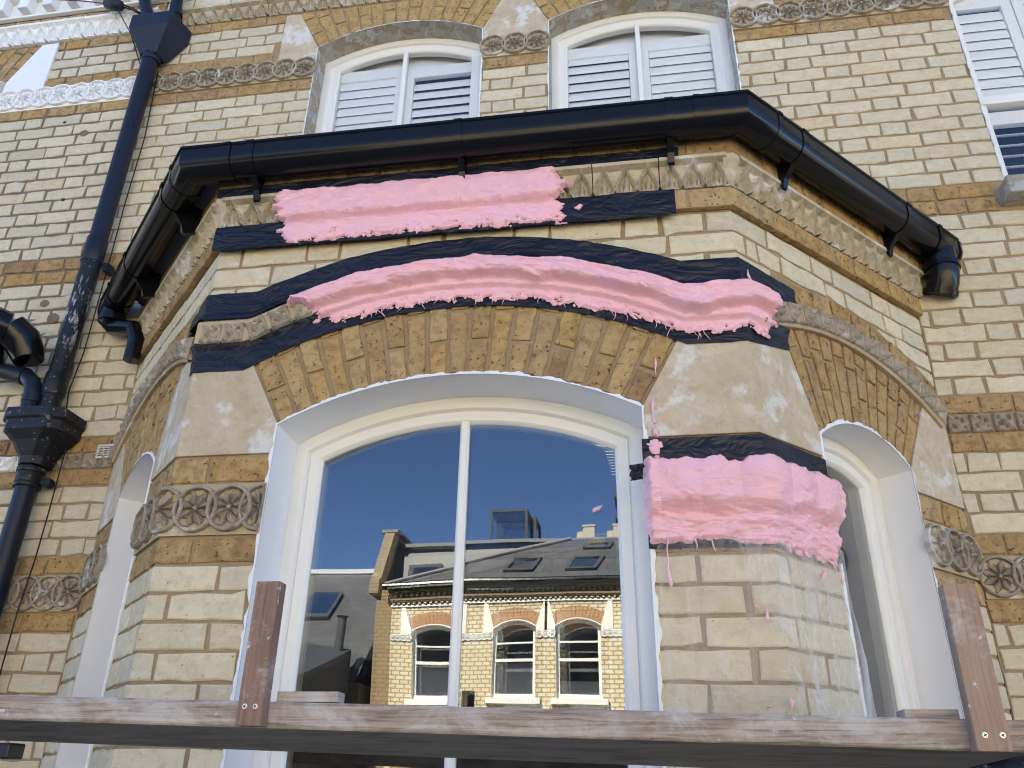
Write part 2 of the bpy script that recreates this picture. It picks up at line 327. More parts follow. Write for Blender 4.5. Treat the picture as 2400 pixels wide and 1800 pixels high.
# ------------------------------------------------------------------ bricks
def outline(poly, jit, rnd, step=.045):
    out = []
    n = len(poly)
    for i in range(n):
        a = Vector(poly[i]); b = Vector(poly[(i+1) % n]); m = max(1, min(5, int(round((b-a).length/step))))
        for k in range(m):
            p = a.lerp(b, k/m); j = jit*(1.5 if k == 0 else 1)*(2.6 if rnd.random() < .07 else 1)
            out.append((p.x+rnd.uniform(-j, j), p.y+rnd.uniform(-j, j)))
    return out
def brick_data(poly, rnd, jit=.0024, bev=.0040, depth=.022):
    o = outline(poly, jit, rnd); n = len(o); cx = sum(a for a, b in o)/n; cz = sum(b for a, b in o)/n
    ins = []
    for i, (x, z) in enumerate(o):
        x0, z0 = o[i-1]; x1, z1 = o[(i+1) % n]; e = Vector((x1-x0, z1-z0)); L = e.length or 1; nx, nn = -e.y/L, e.x/L
        if nx*(cx-x)+nn*(cz-z) < 0: nx, nn = -nx, -nn
        b = bev*rnd.uniform(.6, 1.4); ins.append((x+nx*b, z+nn*b))
    v = [(x, depth, z) for x, z in o]+[(x, .0025, z) for x, z in o]+[(x, rnd.uniform(-.0006, .0008), z) for x, z in ins]
    f = [(i, (i+1) % n, n+(i+1) % n, n+i) for i in range(n)]+[(n+i, n+(i+1) % n, 2*n+(i+1) % n, 2*n+i) for i in range(n)]+[tuple(range(2*n, 3*n))]
    return v, f
BR = random.Random(3)
CACHE = {}
def mesh_from(name, v, f, mat):
    me = bpy.data.meshes.new(name); me.from_pydata(v, [], f); me.materials.append(MATS[mat])
    bm = bmesh.new(); bm.from_mesh(me); bmesh.ops.recalc_face_normals(bm, faces=bm.faces); bm.to_mesh(me); bm.free(); return me
def rect_brick_mesh(w, h, mat):
    k = (round(w, 2), round(h, 3), mat, BR.randrange(7))
    if k not in CACHE:
        w0 = k[0]; v, f = brick_data([(-w0/2, -h/2), (w0/2, -h/2), (w0/2, h/2), (-w0/2, h/2)], BR); CACHE[k] = mesh_from('brick', v, f, mat)
    return CACHE[k], w/k[0]
def clip_half(poly, px, pz, nx, nz_):
    out = []
    for i in range(len(poly)):
        a = poly[i]; b = poly[(i+1) % len(poly)]; da = (a[0]-px)*nx+(a[1]-pz)*nz_; db = (b[0]-px)*nx+(b[1]-pz)*nz_
        if da >= 0: out.append(a)
        if (da >= 0) != (db >= 0): t = da/(da-db); out.append((a[0]+(b[0]-a[0])*t, a[1]+(b[1]-a[1])*t))
    return out
def area(p): return abs(sum(p[i][0]*p[(i+1) % len(p)][1]-p[(i+1) % len(p)][0]*p[i][1] for i in range(len(p))))/2
def clip_out_circle(poly, c, r):
    """keep what lies outside the circle (straight cut along the tangent next to the piece)"""
    mx = sum(p[0] for p in poly)/len(poly); mz = sum(p[1] for p in poly)/len(poly); dx, dz = mx-c[0], mz-c[1]; L = math.hypot(dx, dz)
    if all(math.hypot(p[0]-c[0], p[1]-c[1]) >= r for p in poly): return poly
    return clip_half(poly, c[0]+dx/L*r, c[1]+dz/L*r, dx/L, dz/L)
class Bricks:
    """collects the bricks of one thing; the 300 largest become parts, the rest one joined part"""
    def __init__(s, parent): s.parent = parent; s.items = []
    def rect(s, fr, u0, u1, z0, z1, mat, d=0.): s.items.append(((u1-u0)*(z1-z0), 'r', fr, (u0, u1, z0, z1), mat, d))
    def poly(s, fr, poly, mat, d=0., jit=.002):
        if len(poly) >= 3 and area(poly) > 5e-4: s.items.append((area(poly), 'p', fr, poly, mat, d))
    def flush(s, limit=300, prio=None):
        items = sorted(s.items, key=lambda t: -(prio(t) if prio else t[0])); rest = {}
        for i, (A, ty, fr, g, mat, d) in enumerate(items):
            if ty == 'r':
                u0, u1, z0, z1 = g; me, sx = rect_brick_mesh(u1-u0, z1-z0, mat); c = fr.p((u0+u1)/2, d+BR.uniform(-.001, .0012), (z0+z1)/2)
                if i < limit: link_mesh('brick', me, s.parent, c, fr.a, (sx, 1, 1))
                else:
                    mb = rest.setdefault(mat, MB()); mb.add([c+fr.U*(v.co.x*sx)-fr.N*v.co.y+Vector((0, 0, v.co.z)) for v in me.vertices], [tuple(p.vertices) for p in me.polygons])
            else:
                cx = sum(p[0] for p in g)/len(g); cz = sum(p[1] for p in g)/len(g); v, f = brick_data([(p[0]-cx, p[1]-cz) for p in g], BR); c = fr.p(cx, d+BR.uniform(-.001, .0012), cz)
                if i < limit: link_mesh('brick', mesh_from('brick', v, f, mat), s.parent, c, fr.a)
                else: rest.setdefault(mat, MB()).add([c+fr.U*a-fr.N*b+Vector((0, 0, e)) for a, b, e in v], f)
        for mat, mb in rest.items(): mb.build('brick_courses', mat, s.parent, kind='stuff')
def course(B, fr, u0, u1, z0, z1, mat, S=.2, H=.095, J=.011, phase=0., cut=None, d=0., flemish=True):
    """one course between u0 and u1 (Flemish: stretcher, header, ...)"""
    seq = [S, H] if flemish else [S]
    per = sum(seq)+J*len(seq); u = u0-((phase*per) % per); k = 0
    while u < u1-.005:
        w = seq[k % len(seq)]*BR.uniform(.975, 1.02); a = max(u, u0); b = min(u+w, u1)
        if b-a > .028:
            za, zb = z0+J*.45+BR.uniform(-.001, .001), z1-J*.45+BR.uniform(-.001, .001)
            pl = [(a, za), (b, za), (b, zb), (a, zb)]
            q = cut(pl) if cut else pl
            if q is pl: B.rect(fr, a, b, za, zb, mat, d)
            elif q: B.poly(fr, q, mat, d)
        u += w+J; k += 1
def corner_brick(parent, sgn, a, b, z0, z1, mat, J=.010, d=0.):
    """squint brick that wraps the bay's corner: a on the front, b on the canted side"""
    s0, s1, sc_ = (W-a, W+b-J, W) if sgn > 0 else (-W-b+J, -W+a, -W)
    za, zb = z0+J*.45, z1-J*.45; jit = lambda: BR.uniform(-.0018, .0018)
    top = [s0, (s0+sc_)/2, sc_, (sc_+s1)/2, s1]
    lo = [(s+(jit() if s != sc_ else 0), za+jit()) for s in top]; hi = [(s+(jit() if s != sc_ else 0), zb+jit()) for s in top]
    o = lo+hi[::-1]; n = len(o); bev = .0045
    def ins(p):
        x = p[0]; x = x+bev if abs(x-s0) < .006 else (x-bev if abs(x-s1) < .006 else x); return (x, p[1]+(bev if p[1] < (za+zb)/2 else -bev))
    ii = [ins(p) for p in o]
    V = [bend(x, d-.022, z) for x, z in o]+[bend(x, d-.0025, z) for x, z in o]+[bend(x, d, z) for x, z in ii]
    F = [(i, (i+1) % n, n+(i+1) % n, n+i) for i in range(n)]+[(n+i, n+(i+1) % n, 2*n+(i+1) % n, 2*n+i) for i in range(n)]
    q = 2*n; F += [(q, q+1, q+2, q+7, q+8, q+9), (q+2, q+3, q+4, q+5, q+6, q+7)]
    m = MB(); m.add(V, F); m.build('brick', mat, parent)

# ------------------------------------------------------------------ ground (out of the frame, but it lights the place)
def sheet(name, x0, x1, y0, y1, z, mat, th=.1):
    m = MB(); m.box(x0, x1, y0, y1, z-th, z); return m.build(name, mat, kind='structure')
GZ = -2.15
sheet('ground', -150, 150, -150, 150, GZ-.13, 'garden'); sheet('road', -150, 150, -10.2, -5.2, GZ-.12, 'asphalt', .006)
sheet('pavement', -150, 150, -5.2, -3.2, GZ, 'paving', .128); sheet('pavement', -150, 150, -12.2, -10.2, GZ, 'paving', .128)
sheet('front_path', -20, 20, -3.2, 0, GZ-.11, 'paving', .018)
# ------------------------------------------------------------------ carved units (shared meshes)
def rosette_verts(r0=.061, sd=0):
    rs = [0, .004, .008, .013, .018, .024, .030, .036, .041, .0455, .0485, .0502, .0512, .0525, .0575, .0602, .0615]; n = 72; V = []; F = []
    def h(r, t):
        if r > .0612: return -.006
        if r > .0510: return .0125-(.003 if r > .060 or r < .0518 else 0)
        if r < .006: return .012
        a = (t*8/(2*math.pi)) % 1*2-1; w = .95*math.sin(math.pi*min(1, (r/.0500))**.85)**.75 if r < .0495 else 0
        if abs(a) < w: return .001+.011*(abs(a)/w)**4+.0025*math.cos(a*7)+.005*(1-r/.05)
        return -.005
    for r in rs:
        for k in range(n):
            t = 2*math.pi*k/n; x, z = r*math.cos(t)*r0/.061, r*math.sin(t)*r0/.061
            V.append((x+.0012*noise.noise((x*90, z*90, sd+.5)), h(r, t)+.0035*noise.noise((x*70, z*70, sd*3.7)), z+.0012*noise.noise((x*90, z*90, sd+9))))
    for i in range(len(rs)-1):
        for k in range(n): F.append((i*n+k, i*n+(k+1) % n, (i+1)*n+(k+1) % n, (i+1)*n+k))
    return V, F
ROS = rosette_verts()
def mesh_d(name, V, F, mat, smooth=False):
    """unit meshes are given as (u, outward, z)"""
    me = mesh_from(name, [(a, -b, c) for a, b, c in V], F, mat)
    if smooth: me.polygons.foreach_set('use_smooth', [True]*len(me.polygons))
    return me
RV = [rosette_verts(.061, k) for k in range(5)]
class RM:
    def __init__(s): s.c = {}
    def __getitem__(s, m):
        k = (m, BR.randrange(5))
        if k not in s.c: s.c[k] = mesh_d('rosette', *RV[k[1]], m)
        return s.c[k]
RMESH = RM()
def put(name, me, parent, fr, u, d, z, tilt=0., scale=None):
    o = bpy.data.objects.new(name, me); COL.objects.link(o); M = Matrix.Translation(fr.p(u, d, z)) @ Matrix.Rotation(fr.a, 4, 'Z') @ Matrix.Rotation(tilt, 4, 'Y')
    if scale: M = M @ Matrix.Diagonal((*scale, 1))
    o.matrix_world = M
    return adopt(o, parent)
def rosette_row(parent, fr, u0, u1, z0, z1, mat, bed, pitch=.1, d=.006):
    m = MB(); m.box(u0, u1, -.02, .004, z0+.004, z1-.004, fr.p); m.build('band_bed', bed, parent)
    n = max(1, round((u1-u0)/pitch)); p = (u1-u0)/n
    for k in range(n):
        s = min((z1-z0)/.128, 1.16); put('rosette', RMESH[mat if BR.random() > .25 or mat == 'white_masonry' else 'carved_stone_dark'], parent, fr, u0+p*(k+.5), d+(.0025 if k % 2 else 0), (z0+z1)/2+.002, BR.uniform(-.06, .06), (s, 1, s))
def leaf_block(w=.2, h=.1, motifs=3):
    nu, nv = 16*motifs, 16; V = []; F = []
    for j in range(nv+1):
        v = j/nv
        for i in range(nu+1):
            t = (i/nu*motifs) % 1; a = abs(t-.5)*2
            y = .002+.016*sstep(.1, .9, v)
            if v > .86: y = .040
            elif v > .82: y = .030
            else:
                vv = v/.8; arc = 1-vv**1.7
                y += .017*math.exp(-((a-arc)/.13)**2)-.006*math.exp(-((a-arc+.22)/.12)**2)
                if vv < .72:
                    lf = max(0, 1-abs(a)/(.34*(1-vv/.78)+.05)); y += .018*lf**.8*(.4+.6*math.sin(math.pi*min(1, vv/.72)))
                    y += .014*math.exp(-((a-.42)/.1)**2-((vv-.22)/.13)**2)
                    y -= .010*math.exp(-((a-.2)/.08)**2-((vv-.3)/.15)**2)
            dz = -.012*(1-a)**1.2 if j == 0 else 0
            V.append(((i/nu-.5)*w, y, v*h+dz*0+(0.008*a if j == 0 else 0)))
    for j in range(nv):
        for i in range(nu): o = j*(nu+1)+i; F.append((o, o+1, o+nu+2, o+nu+1))
    b = len(V); rim = [i for i in range(nu+1)]+[j*(nu+1)+nu for j in range(1, nv+1)]+[nv*(nu+1)+nu-i for i in range(1, nu+1)]+[(nv-j)*(nu+1) for j in range(1, nv)]
    for r in rim: V.append((V[r][0], -.02, V[r][2]))
    n = len(rim)
    for k in range(n): F.append((rim[k], rim[(k+1) % n], b+(k+1) % n, b+k))
    return V, F
def leaf_row(parent, fr, u0, u1, z0, z1, d, mat, ids=None, w=.2):
    n = max(1, round((u1-u0)/w)); p = (u1-u0)/n; key = (round(p, 3), round(z1-z0, 3), mat)
    if key not in CACHE: V, F = leaf_block(p-.003, z1-z0); CACHE[key] = mesh_d('leaf_tile', V, F, mat)
    for k in range(n): put('leaf_tile', CACHE[key], parent, fr, u0+p*(k+.5), d+BR.uniform(-.0015, .0015), z0, 0)
def square_tile(w=.066):
    n = 18; V = []; F = []; rnd = random.Random(5); holes = [(.28, .3), (.7, .62), (.45, .78), (.78, .25)]
    for j in range(n+1):
        for i in range(n+1):
            x, y = i/n, j/n; e = min(x, y, 1-x, 1-y)
            h = .012*sstep(0, .08, e)+.007*math.exp(-((x-y)/.10)**2)+.005*math.exp(-((x+y-1)/.10)**2)+.003*math.cos(9*x)*math.sin(8*y)
            for a, b in holes: h -= .016*math.exp(-(((x-a)*.8+(y-b)*.5)/.07)**2-(((y-b)*.8-(x-a)*.5)/.11)**2)
            V.append(((x-.5)*w, h, (y-.5)*w))
    for j in range(n):
        for i in range(n): o = j*(n+1)+i; F.append((o, o+1, o+n+2, o+n+1))
    b = len(V); rim = list(range(n+1))+[j*(n+1)+n for j in range(1, n+1)]+[n*(n+1)+n-i for i in range(1, n+1)]+[(n-j)*(n+1) for j in range(1, n)]
    for r in rim: V.append((V[r][0], -.03, V[r][2]))
    for k in range(len(rim)): F.append((rim[k], rim[(k+1) % len(rim)], b+(k+1) % len(rim), b+k))
    return V, F
SQ = square_tile(); SQM = {m: mesh_d('hood_tile', SQ[0], SQ[1], m) for m in ('carved_stone', 'carved_stone_dark', 'white_masonry')}
def tile_row(parent, fr, u0, u1, zc, d, mat, pitch=.075):
    n = round((u1-u0)/pitch); p = (u1-u0)/n
    for k in range(n): put('band_tile', SQM[mat], parent, fr, u0+p*(k+.5), d, zc, BR.choice((0, math.pi/2, math.pi)))
# plates, reveals, frames
def plate(m, fr, u0, u1, z0, z1, ops, d):
    ops = [(cx, hw+.004, zb-.004, zs+.004, rise) for cx, hw, zb, zs, rise in ops]
    br = {u0, u1}
    for (cx, hw, zb, zs, rise) in ops:
        for k in range(25): br.add(min(max(cx-hw+2*hw*k/24, u0), u1))
    br = sorted(br)
    for a, b in zip(br, br[1:]):
        if b-a < 1e-6: continue
        mid = (a+b)/2; op = next((o for o in ops if abs(mid-o[0]) < o[1]), None)
        def quad(p, q, r, s): m.add([fr.p(a, d, p), fr.p(b, d, q), fr.p(b, d, r), fr.p(a, d, s)], [(0, 1, 2, 3)])
        if not op: quad(z0, z0, z1, z1); continue
        cx, hw, zb, zs, rise = op; f = (lambda x: arch_z(x, cx, hw, zs, rise)) if rise else (lambda x: zs)
        if zb > z0: quad(z0, z0, zb, zb)
        if zs+rise < z1: quad(f(a), f(b), z1, z1)
def reveal(fr, op, depth, mat, parent, lip=.009, lipmat='white_paint', rag=1.0):
    cx, hw, zb, zs, rise = op; P = arch_path(cx, hw, zb, zs, rise, .0, 30, 30); m = MB()
    m.grid([[fr.p(x, .0032, z) for x, z in P], [fr.p(x, -.006, z) for x, z in P], [fr.p(x, -depth-.05, z) for x, z in P]]); m.build('reveal', mat, parent)
    if lip:
        Q = arch_path(cx, hw, zb, zs, rise, .0, 110, 90); m = MB(); R0 = arch_path(cx, hw, zb, zs, rise, -1., 110, 90)
        o = []
        for (x, z), (x2, z2) in zip(Q, R0):
            dx, dz = x2-x, z2-z; L = math.hypot(dx, dz); w = lip*(.75+rag*(.55*nz(x*28, z*28, fr.a*3)+.4*nz(x*90, z*90, 4)+.25*abs(nz(x*7, z*7, 9))))
            if abs(dz) < 1e-3 or z < zs: dx, dz, L = (1 if x > cx else -1), 0, 1
            o.append((x+dx/L*max(w, .001), z+dz/L*max(w, .001)))
        m.grid([[fr.p(x, .0045, z) for x, z in Q], [fr.p(x, .0055, z) for x, z in Q], [fr.p(x, .0035, z) for x, z in o], [fr.p(x, -.003, z) for x, z in o]]); m.build('paint_edge', lipmat, parent)
def frame(fr, op, rings, mat, parent, name='window'):
    cx, hw, zb, zs, rise = op; m = MB()
    m.grid([[fr.p(x, d, z) for x, z in arch_path(cx, hw, zb+ins*.9, zs, rise, ins, 30, 8)] for ins, d in rings])
    o = m.build(name, mat, parent); smooth_angle(o, 30); return o
def pane(fr, op, ins, d, x0, x1, mat, parent, name='pane', tilt=(0, 0), th=.004):
    cx, hw, zb, zs, rise = op; n = 12; Rr = (hw*hw+rise*rise)/(2*rise) if rise else 0; zc = zs+rise-Rr; m = MB(); f = []; b = []
    for k in range(n+1):
        x = x0+(x1-x0)*k/n; zt = zc+math.sqrt(max(0, (Rr-ins)**2-(x-cx)**2)) if rise else zs-ins
        for z in (zb+ins*.5, zt):
            dd = d+tilt[0]*(x-(x0+x1)/2)+tilt[1]*(z-(zb+zt)/2); f.append(fr.p(x, dd, z)); b.append(fr.p(x, dd-th, z))
    N = 2*(n+1); F = []
    for k in range(n): F.append((2*k, 2*k+2, 2*k+3, 2*k+1))
    m.add(f, F); return m.build(name, mat, parent)

# ------------------------------------------------------------------ the house's main wall
gw, wz = .0698, -.0484
WZ = lambda n: n*gw+wz
house = thing('house_wall', (0, 0, GZ), 'pale brick house front with brown brick bands and carved stone courses behind the bay', 'house')
OPA = (-.558, .421, 1.75, 2.81, .11); OPB = (.611, .421, 1.75, 2.81, .11); OPC = (2.42, .447, 1.585, 2.81, .11)
XB = -1.905
m = MB(); m0 = MB()
def outer_plate(mm, x0, x1, z0, z1, ops): plate(mm, FW, x0, x1, z0, z1, ops, -.0055)
BJ = W+D
outer_plate(m, XB, -BJ, GZ, 1.32, []); outer_plate(m, BJ, 3.0, GZ, 1.32, []); outer_plate(m, XB, 3.0, 1.32, 3.7, [OPA, OPB, OPC])
m.build('wall', 'mortar_tan', house, solid=.1)
m = MB(); m.box(3.0, 11, -.0, .35, GZ, 5.2); m.box(XB, 3.0, -.004, .35, 3.7, 5.2); m.build('upper_wall', 'far_brick', house)
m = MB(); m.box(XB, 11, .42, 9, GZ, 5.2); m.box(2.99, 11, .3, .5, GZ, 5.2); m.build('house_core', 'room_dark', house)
m = MB(); m.add([(XB, -.35, 5.2), (11, -.35, 5.2), (11, 4.5, 7.6), (XB, 4.5, 7.6), (11, 9, 5.2), (XB, 9, 5.2)], [(0, 1, 2, 3), (3, 2, 4, 5), (0, 3, 5), (1, 4, 2), (0, 5, 4, 1)]); m.build('roof', 'slate', house)
B = Bricks(house)
KIND = {}
for n in range(-13, 50):
    KIND[n] = 'pale'
for n in (0, 3, 8, 10, 22, 23, 37, 40, 44, 46): KIND[n] = 'brown'
for n in (1, 2, 38, 39): KIND[n] = 'ros'
KIND[9] = 'tile'; KIND[45] = 'leaf'
def spans(z0, z1):
    iv = [(XB+.005, 2.95)]
    def cut(a, b):
        nonlocal iv; out = []
        for p, q in iv:
            if b <= p or a >= q: out.append((p, q))
            else:
                if a > p: out.append((p, a-.004))
                if b < q: out.append((b+.004, q))
        iv = out
    if z0 < 1.28: cut(-BJ, BJ)
    elif z0 < 1.60: cut(-1.40, 1.40)
    if z1 > 1.76 and z0 < 2.80:
        cut(-.979, -.137); cut(.190, 1.032)
    if z1 > 1.59 and z0 < 2.80: cut(1.973, 2.867)
    if 1.47 < (z0+z1)/2 < 1.6: cut(1.925, 2.92)
    if (z0+z1)/2 > 2.735 and z0 < 3.06: cut(-1.186, 1.236); cut(1.767, 2.95)
    return iv
for n in range(-12, 49):
    z0, z1 = WZ(n), WZ(n+1); kd = KIND[n]
    for a, b in spans(z0, z1):
        if b-a < .03: continue
        if kd == 'pale': course(B, FW, a, b, z0, z1, 'brick_pale', .2, .094, .0105, (.5 if n % 2 else 0)+BR.uniform(-.04, .04))
        elif kd == 'brown': course(B, FW, a, b, z0, z1, 'brick_brown', .205, .094, .010, BR.random(), d=.001)
        elif kd == 'ros' and n in (1, 38): rosette_row(house, FW, a, b, z0, WZ(n+2), 'carved_stone', 'bed_plaster')
        elif kd == 'tile': tile_row(house, FW, a+.002, b, (z0+z1)/2, -.004, 'carved_stone')
        elif kd == 'leaf': leaf_row(house, FW, a, b, z0-.004, z1+.018, .002, 'leaf_stone')
def vquad(intr, ext, t0, t1, r0, r1):
    def P(t, r): a, b = intr(t), ext(t); return (a[0]+(b[0]-a[0])*r, a[1]+(b[1]-a[1])*r)
    return [P(t0, r0), P(t1, r0), P(t1, r1), P(t0, r1)]
def voussoirs(B, fr, intr, ext, n, mat, L, J=.010, cut=None, d=.0015):
    """alternating courses of the arch: one long brick with a snippet, or two short ones"""
    w = math.dist(intr(.5), intr(.5+1/n)); jt = J/w/n*.5
    for k in range(n):
        t0, t1 = k/n+jt, (k+1)/n-jt; lj = J/L*.5
        c = (.72 if k % 2 else .45)+BR.uniform(-.03, .03)
        segs = [(.006, c-lj), (c+lj, .995)] if L < .26 else ([(.004, .70-lj), (.70+lj, .998)] if k % 2 else [(.004, .36-lj+BR.uniform(-.02, .02)), (.36+lj, .80-lj), (.80+lj, .998)])
        for a, b in segs:
            q = vquad(intr, ext, t0, t1, a, b)
            if cut: q = cut(q)
            B.poly(fr, q, mat, d)
def arc_fn(c, R, a0, a1): return lambda t: (c[0]+R*math.sin(a0+(a1-a0)*t), c[1]+R*math.cos(a0+(a1-a0)*t))
def upper_arch(B, op, mat='brick_arch'):
    cx, hw, zb, zs, rise = op; Rr = (hw*hw+rise*rise)/(2*rise); zc = zs+rise-Rr; a = math.asin(hw/Rr)-.004
    voussoirs(B, FW, arc_fn((cx, zc), Rr+.006, -a, a), arc_fn((cx, zc), Rr+.29, -a, a), 15, mat, .28, .009, lambda q: clip_half(q, 0, 3.078, 0, -1))
upper_arch(B, OPA); upper_arch(B, OPB)
B.flush(300, lambda t: t[0]-(.02 if t[2] is FW and (t[3][2] if t[1] == 'r' else 0) < 1.9 and abs(t[3][0] if t[1] == 'r' else 0) < 1.42 else 0))
def prism(name, fr, poly, d0, d1, mat, parent, bevel=.003):
    m = MB(); n = len(poly); m.add([fr.p(x, d0, z) for x, z in poly]+[fr.p(x, d1, z) for x, z in poly], [tuple(range(n)), tuple(range(2*n-1, n-1, -1))]+[(i, (i+1) % n, n+(i+1) % n, n+i) for i in range(n)])
    return m.build(name, mat, parent, bevel=bevel)
prism('springer_stone', FW, [(-1.186, 2.737), (-.981, 2.737), (-.981, 2.812), (-1.107, 3.07), (-1.186, 3.074)], -.02, .005, 'springer_stone', house)
prism('springer_stone', FW, [(-.135, 2.737), (.188, 2.737), (.188, 2.81), (.062, 3.075), (-.012, 3.075), (-.135, 2.81)], -.02, .005, 'springer_stone', house)
prism('springer_stone', FW, [(1.034, 2.737), (1.236, 2.737), (1.236, 3.074), (1.16, 3.07), (1.034, 2.812)], -.02, .005, 'springer_stone', house)
prism('springer_stone', FW, [(1.77, 2.737), (1.971, 2.737), (1.971, 2.81), (1.845, 3.07), (1.77, 3.074)], -.02, .005, 'springer_stone', house)
m = MB(); m.box(1.93, 2.91, -.09, .06, 1.505, 1.585); o = m.build('window_sill', 'peeling_paint', house, bevel=.006)
def sash(fr, op, parent, dep, mid=None):
    w = frame(fr, op, [(-.004, -dep+.004), (0, -dep+.006), (.006, -dep+.008), (.034, -dep+.008), (.037, -dep-.004), (.041, -dep-.006), (.070, -dep-.006), (.076, -dep-.012), (.078, -dep-.04)], 'white_frame', parent)
    cx, hw, zb, zs, rise = op
    m = MB(); m.box(cx-hw, cx+hw, -dep-.04, -dep+.004, zb, zb+.075, fr.p); m.build('bottom_rail', 'white_frame', w, bevel=.003)
    if mid is None:
        m = MB(); m.box(cx-.011, cx+.011, -dep-.03, -dep-.004, zb+.05, zs+rise-.06, fr.p); m.build('glazing_bar', 'white_frame', w, bevel=.002)
        pane(fr, op, .074, -dep-.018, cx-hw+.074, cx-.008, 'pane_upper', w); pane(fr, op, .074, -dep-.018, cx+.008, cx+hw-.074, 'pane_upper', w)
    else:
        m = MB(); m.box(cx-hw+.05, cx+hw-.05, -dep-.05, -dep+.002, mid-.045, mid, fr.p); m.build('meeting_rail', 'white_frame', w, bevel=.003)
        pane(fr, op, .074, -dep-.018, cx-hw+.074, cx+hw-.074, 'pane_upper', w)
    return w
for op in (OPA, OPB): reveal(FW, op, .10, 'peeling_paint', house, .007, 'white_paint', 1.2); sash(FW, op, house, .11)
reveal(FW, OPC, .09, 'peeling_paint', house, .006); sash(FW, OPC, house, .10, 2.16)
# rooms behind the openings
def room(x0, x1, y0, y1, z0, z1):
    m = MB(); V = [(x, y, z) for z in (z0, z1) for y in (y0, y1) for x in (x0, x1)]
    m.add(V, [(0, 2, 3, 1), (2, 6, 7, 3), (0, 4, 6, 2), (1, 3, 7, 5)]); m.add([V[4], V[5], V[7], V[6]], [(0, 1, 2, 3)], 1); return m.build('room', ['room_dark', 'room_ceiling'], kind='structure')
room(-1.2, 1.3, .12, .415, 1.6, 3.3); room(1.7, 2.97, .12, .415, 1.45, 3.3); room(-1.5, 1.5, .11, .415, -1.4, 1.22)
# shutters indoors
def shutter(x0, x1, z0, z1, y, ang, label, z_top=None, mat='shutter_white', pitch=.058, mid=None):
    t = thing('window_shutter', ((x0+x1)/2, y, z0), label, 'shutter', 'white louvred shutters')
    m = MB(); s = .045; m.box(x0, x0+s, y-.014, y+.014, z0, z1); m.box(x1-s, x1, y-.014, y+.014, z0, z1); m.box(x0+s, x1-s, y-.014, y+.014, z1-.07, z1-.0); m.box(x0+s, x1-s, y-.014, y+.014, z0, z0+.07)
    m.build('shutter_frame', mat, t, bevel=.002)
    z = z0+.07+pitch*.5; hw = .034; a = R_(ang); me = None
    while z < z1-.075:
        if me is None:
            mm = MB(); w = x1-x0-2*s-.004
            pr = [(-hw, 0), (-hw*.5, .0045), (hw*.5, .0045), (hw, 0), (hw*.5, -.0045), (-hw*.5, -.0045)]
            mm.grid([[(x, -q*math.cos(a)-r*math.sin(a), q*math.sin(a)*-1+r*math.cos(a)) for q, r in pr] for x in (-w/2, w/2)], 0, True)
            o = mm.build('louvre', mat, t, smooth=False); me = o.data; o.matrix_parent_inverse = Matrix.Translation(-t.location); o.location = ((x0+x1)/2, y, z-hw*abs(math.sin(a))-.004*0)
        else:
            o = link_mesh('louvre', me, t, ((x0+x1)/2, y, z-hw*abs(math.sin(a))))
        z += pitch
    return t
def infill(x0, x1, z0, z1, y, label):
    m = MB(); m.box(x0, x1, y, y+.012, z0, z1); m.build('blank_panel', 'shutter_white', label=label, cat='panel')
shutter(-.95, -.562, 1.78, 2.78, .16, 80, 'white shutter leaf with closed louvres behind the left half of the left arched window')
shutter(-.556, -.165, 1.78, 2.76, .16, 73, 'white shutter leaf with gaps between louvres in the left arched window')
shutter(.22, .607, 1.78, 2.77, .16, 76, 'white shutter leaf in the left half of the second arched window above the gutter')
shutter(.613, 1.0, 1.78, 2.77, .16, 80, 'white shutter leaf with closed louvres in the right half of the second arched window')
infill(-.96, -.16, 2.72, 2.95, .185, 'pale blank panel above the shutters under the left window arch'); infill(.21, 1.01, 2.72, 2.95, .185, 'pale blank panel above the shutters under the second window arch')
shutter(2.0, 2.30, 2.12, 2.80, .15, 80, 'white shutter leaf in the upper sash of the window cut by the right edge'); shutter(2.305, 2.60, 2.12, 2.80, .15, 72, 'white shutter leaf with slatted gaps beside the top right corner of the picture')
shutter(2.0, 2.84, 1.60, 2.10, .15, 36, 'wide white shutter with open louvres behind the lower sash above the stone sill', pitch=.056)

# ------------------------------------------------------------------ the neighbouring house at the left
nb = thing('neighbouring_house_wall', (-3, 0, GZ), 'neighbouring brick house front with grey joints and white painted carved bands, left of the downpipe', 'house')
OPN = (-3.152, .421, 1.75, 2.81, .11)
m = MB(); plate(m, FW, -4.2, XB-.002, GZ, 3.75, [OPN], -.0055); m.build('wall', 'mortar_grey', nb, solid=.1)
m = MB(); m.box(-14, -4.2, 0, .35, GZ, 5.2); m.box(-4.2, XB-.002, -.004, .35, 3.75, 5.2); m.build('upper_wall', 'far_brick', nb)
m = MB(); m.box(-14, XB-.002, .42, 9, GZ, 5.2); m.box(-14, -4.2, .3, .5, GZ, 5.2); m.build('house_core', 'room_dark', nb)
m = MB(); m.add([(-14, -.35, 5.2), (XB-.003, -.35, 5.2), (XB-.003, 4.5, 7.6), (-14, 4.5, 7.6), (XB-.003, 9, 5.2), (-14, 9, 5.2)], [(0, 1, 2, 3), (3, 2, 4, 5), (0, 3, 5), (1, 4, 2), (0, 5, 4, 1)]); m.build('roof', 'slate', nb)
B = Bricks(nb); x1 = XB-.006
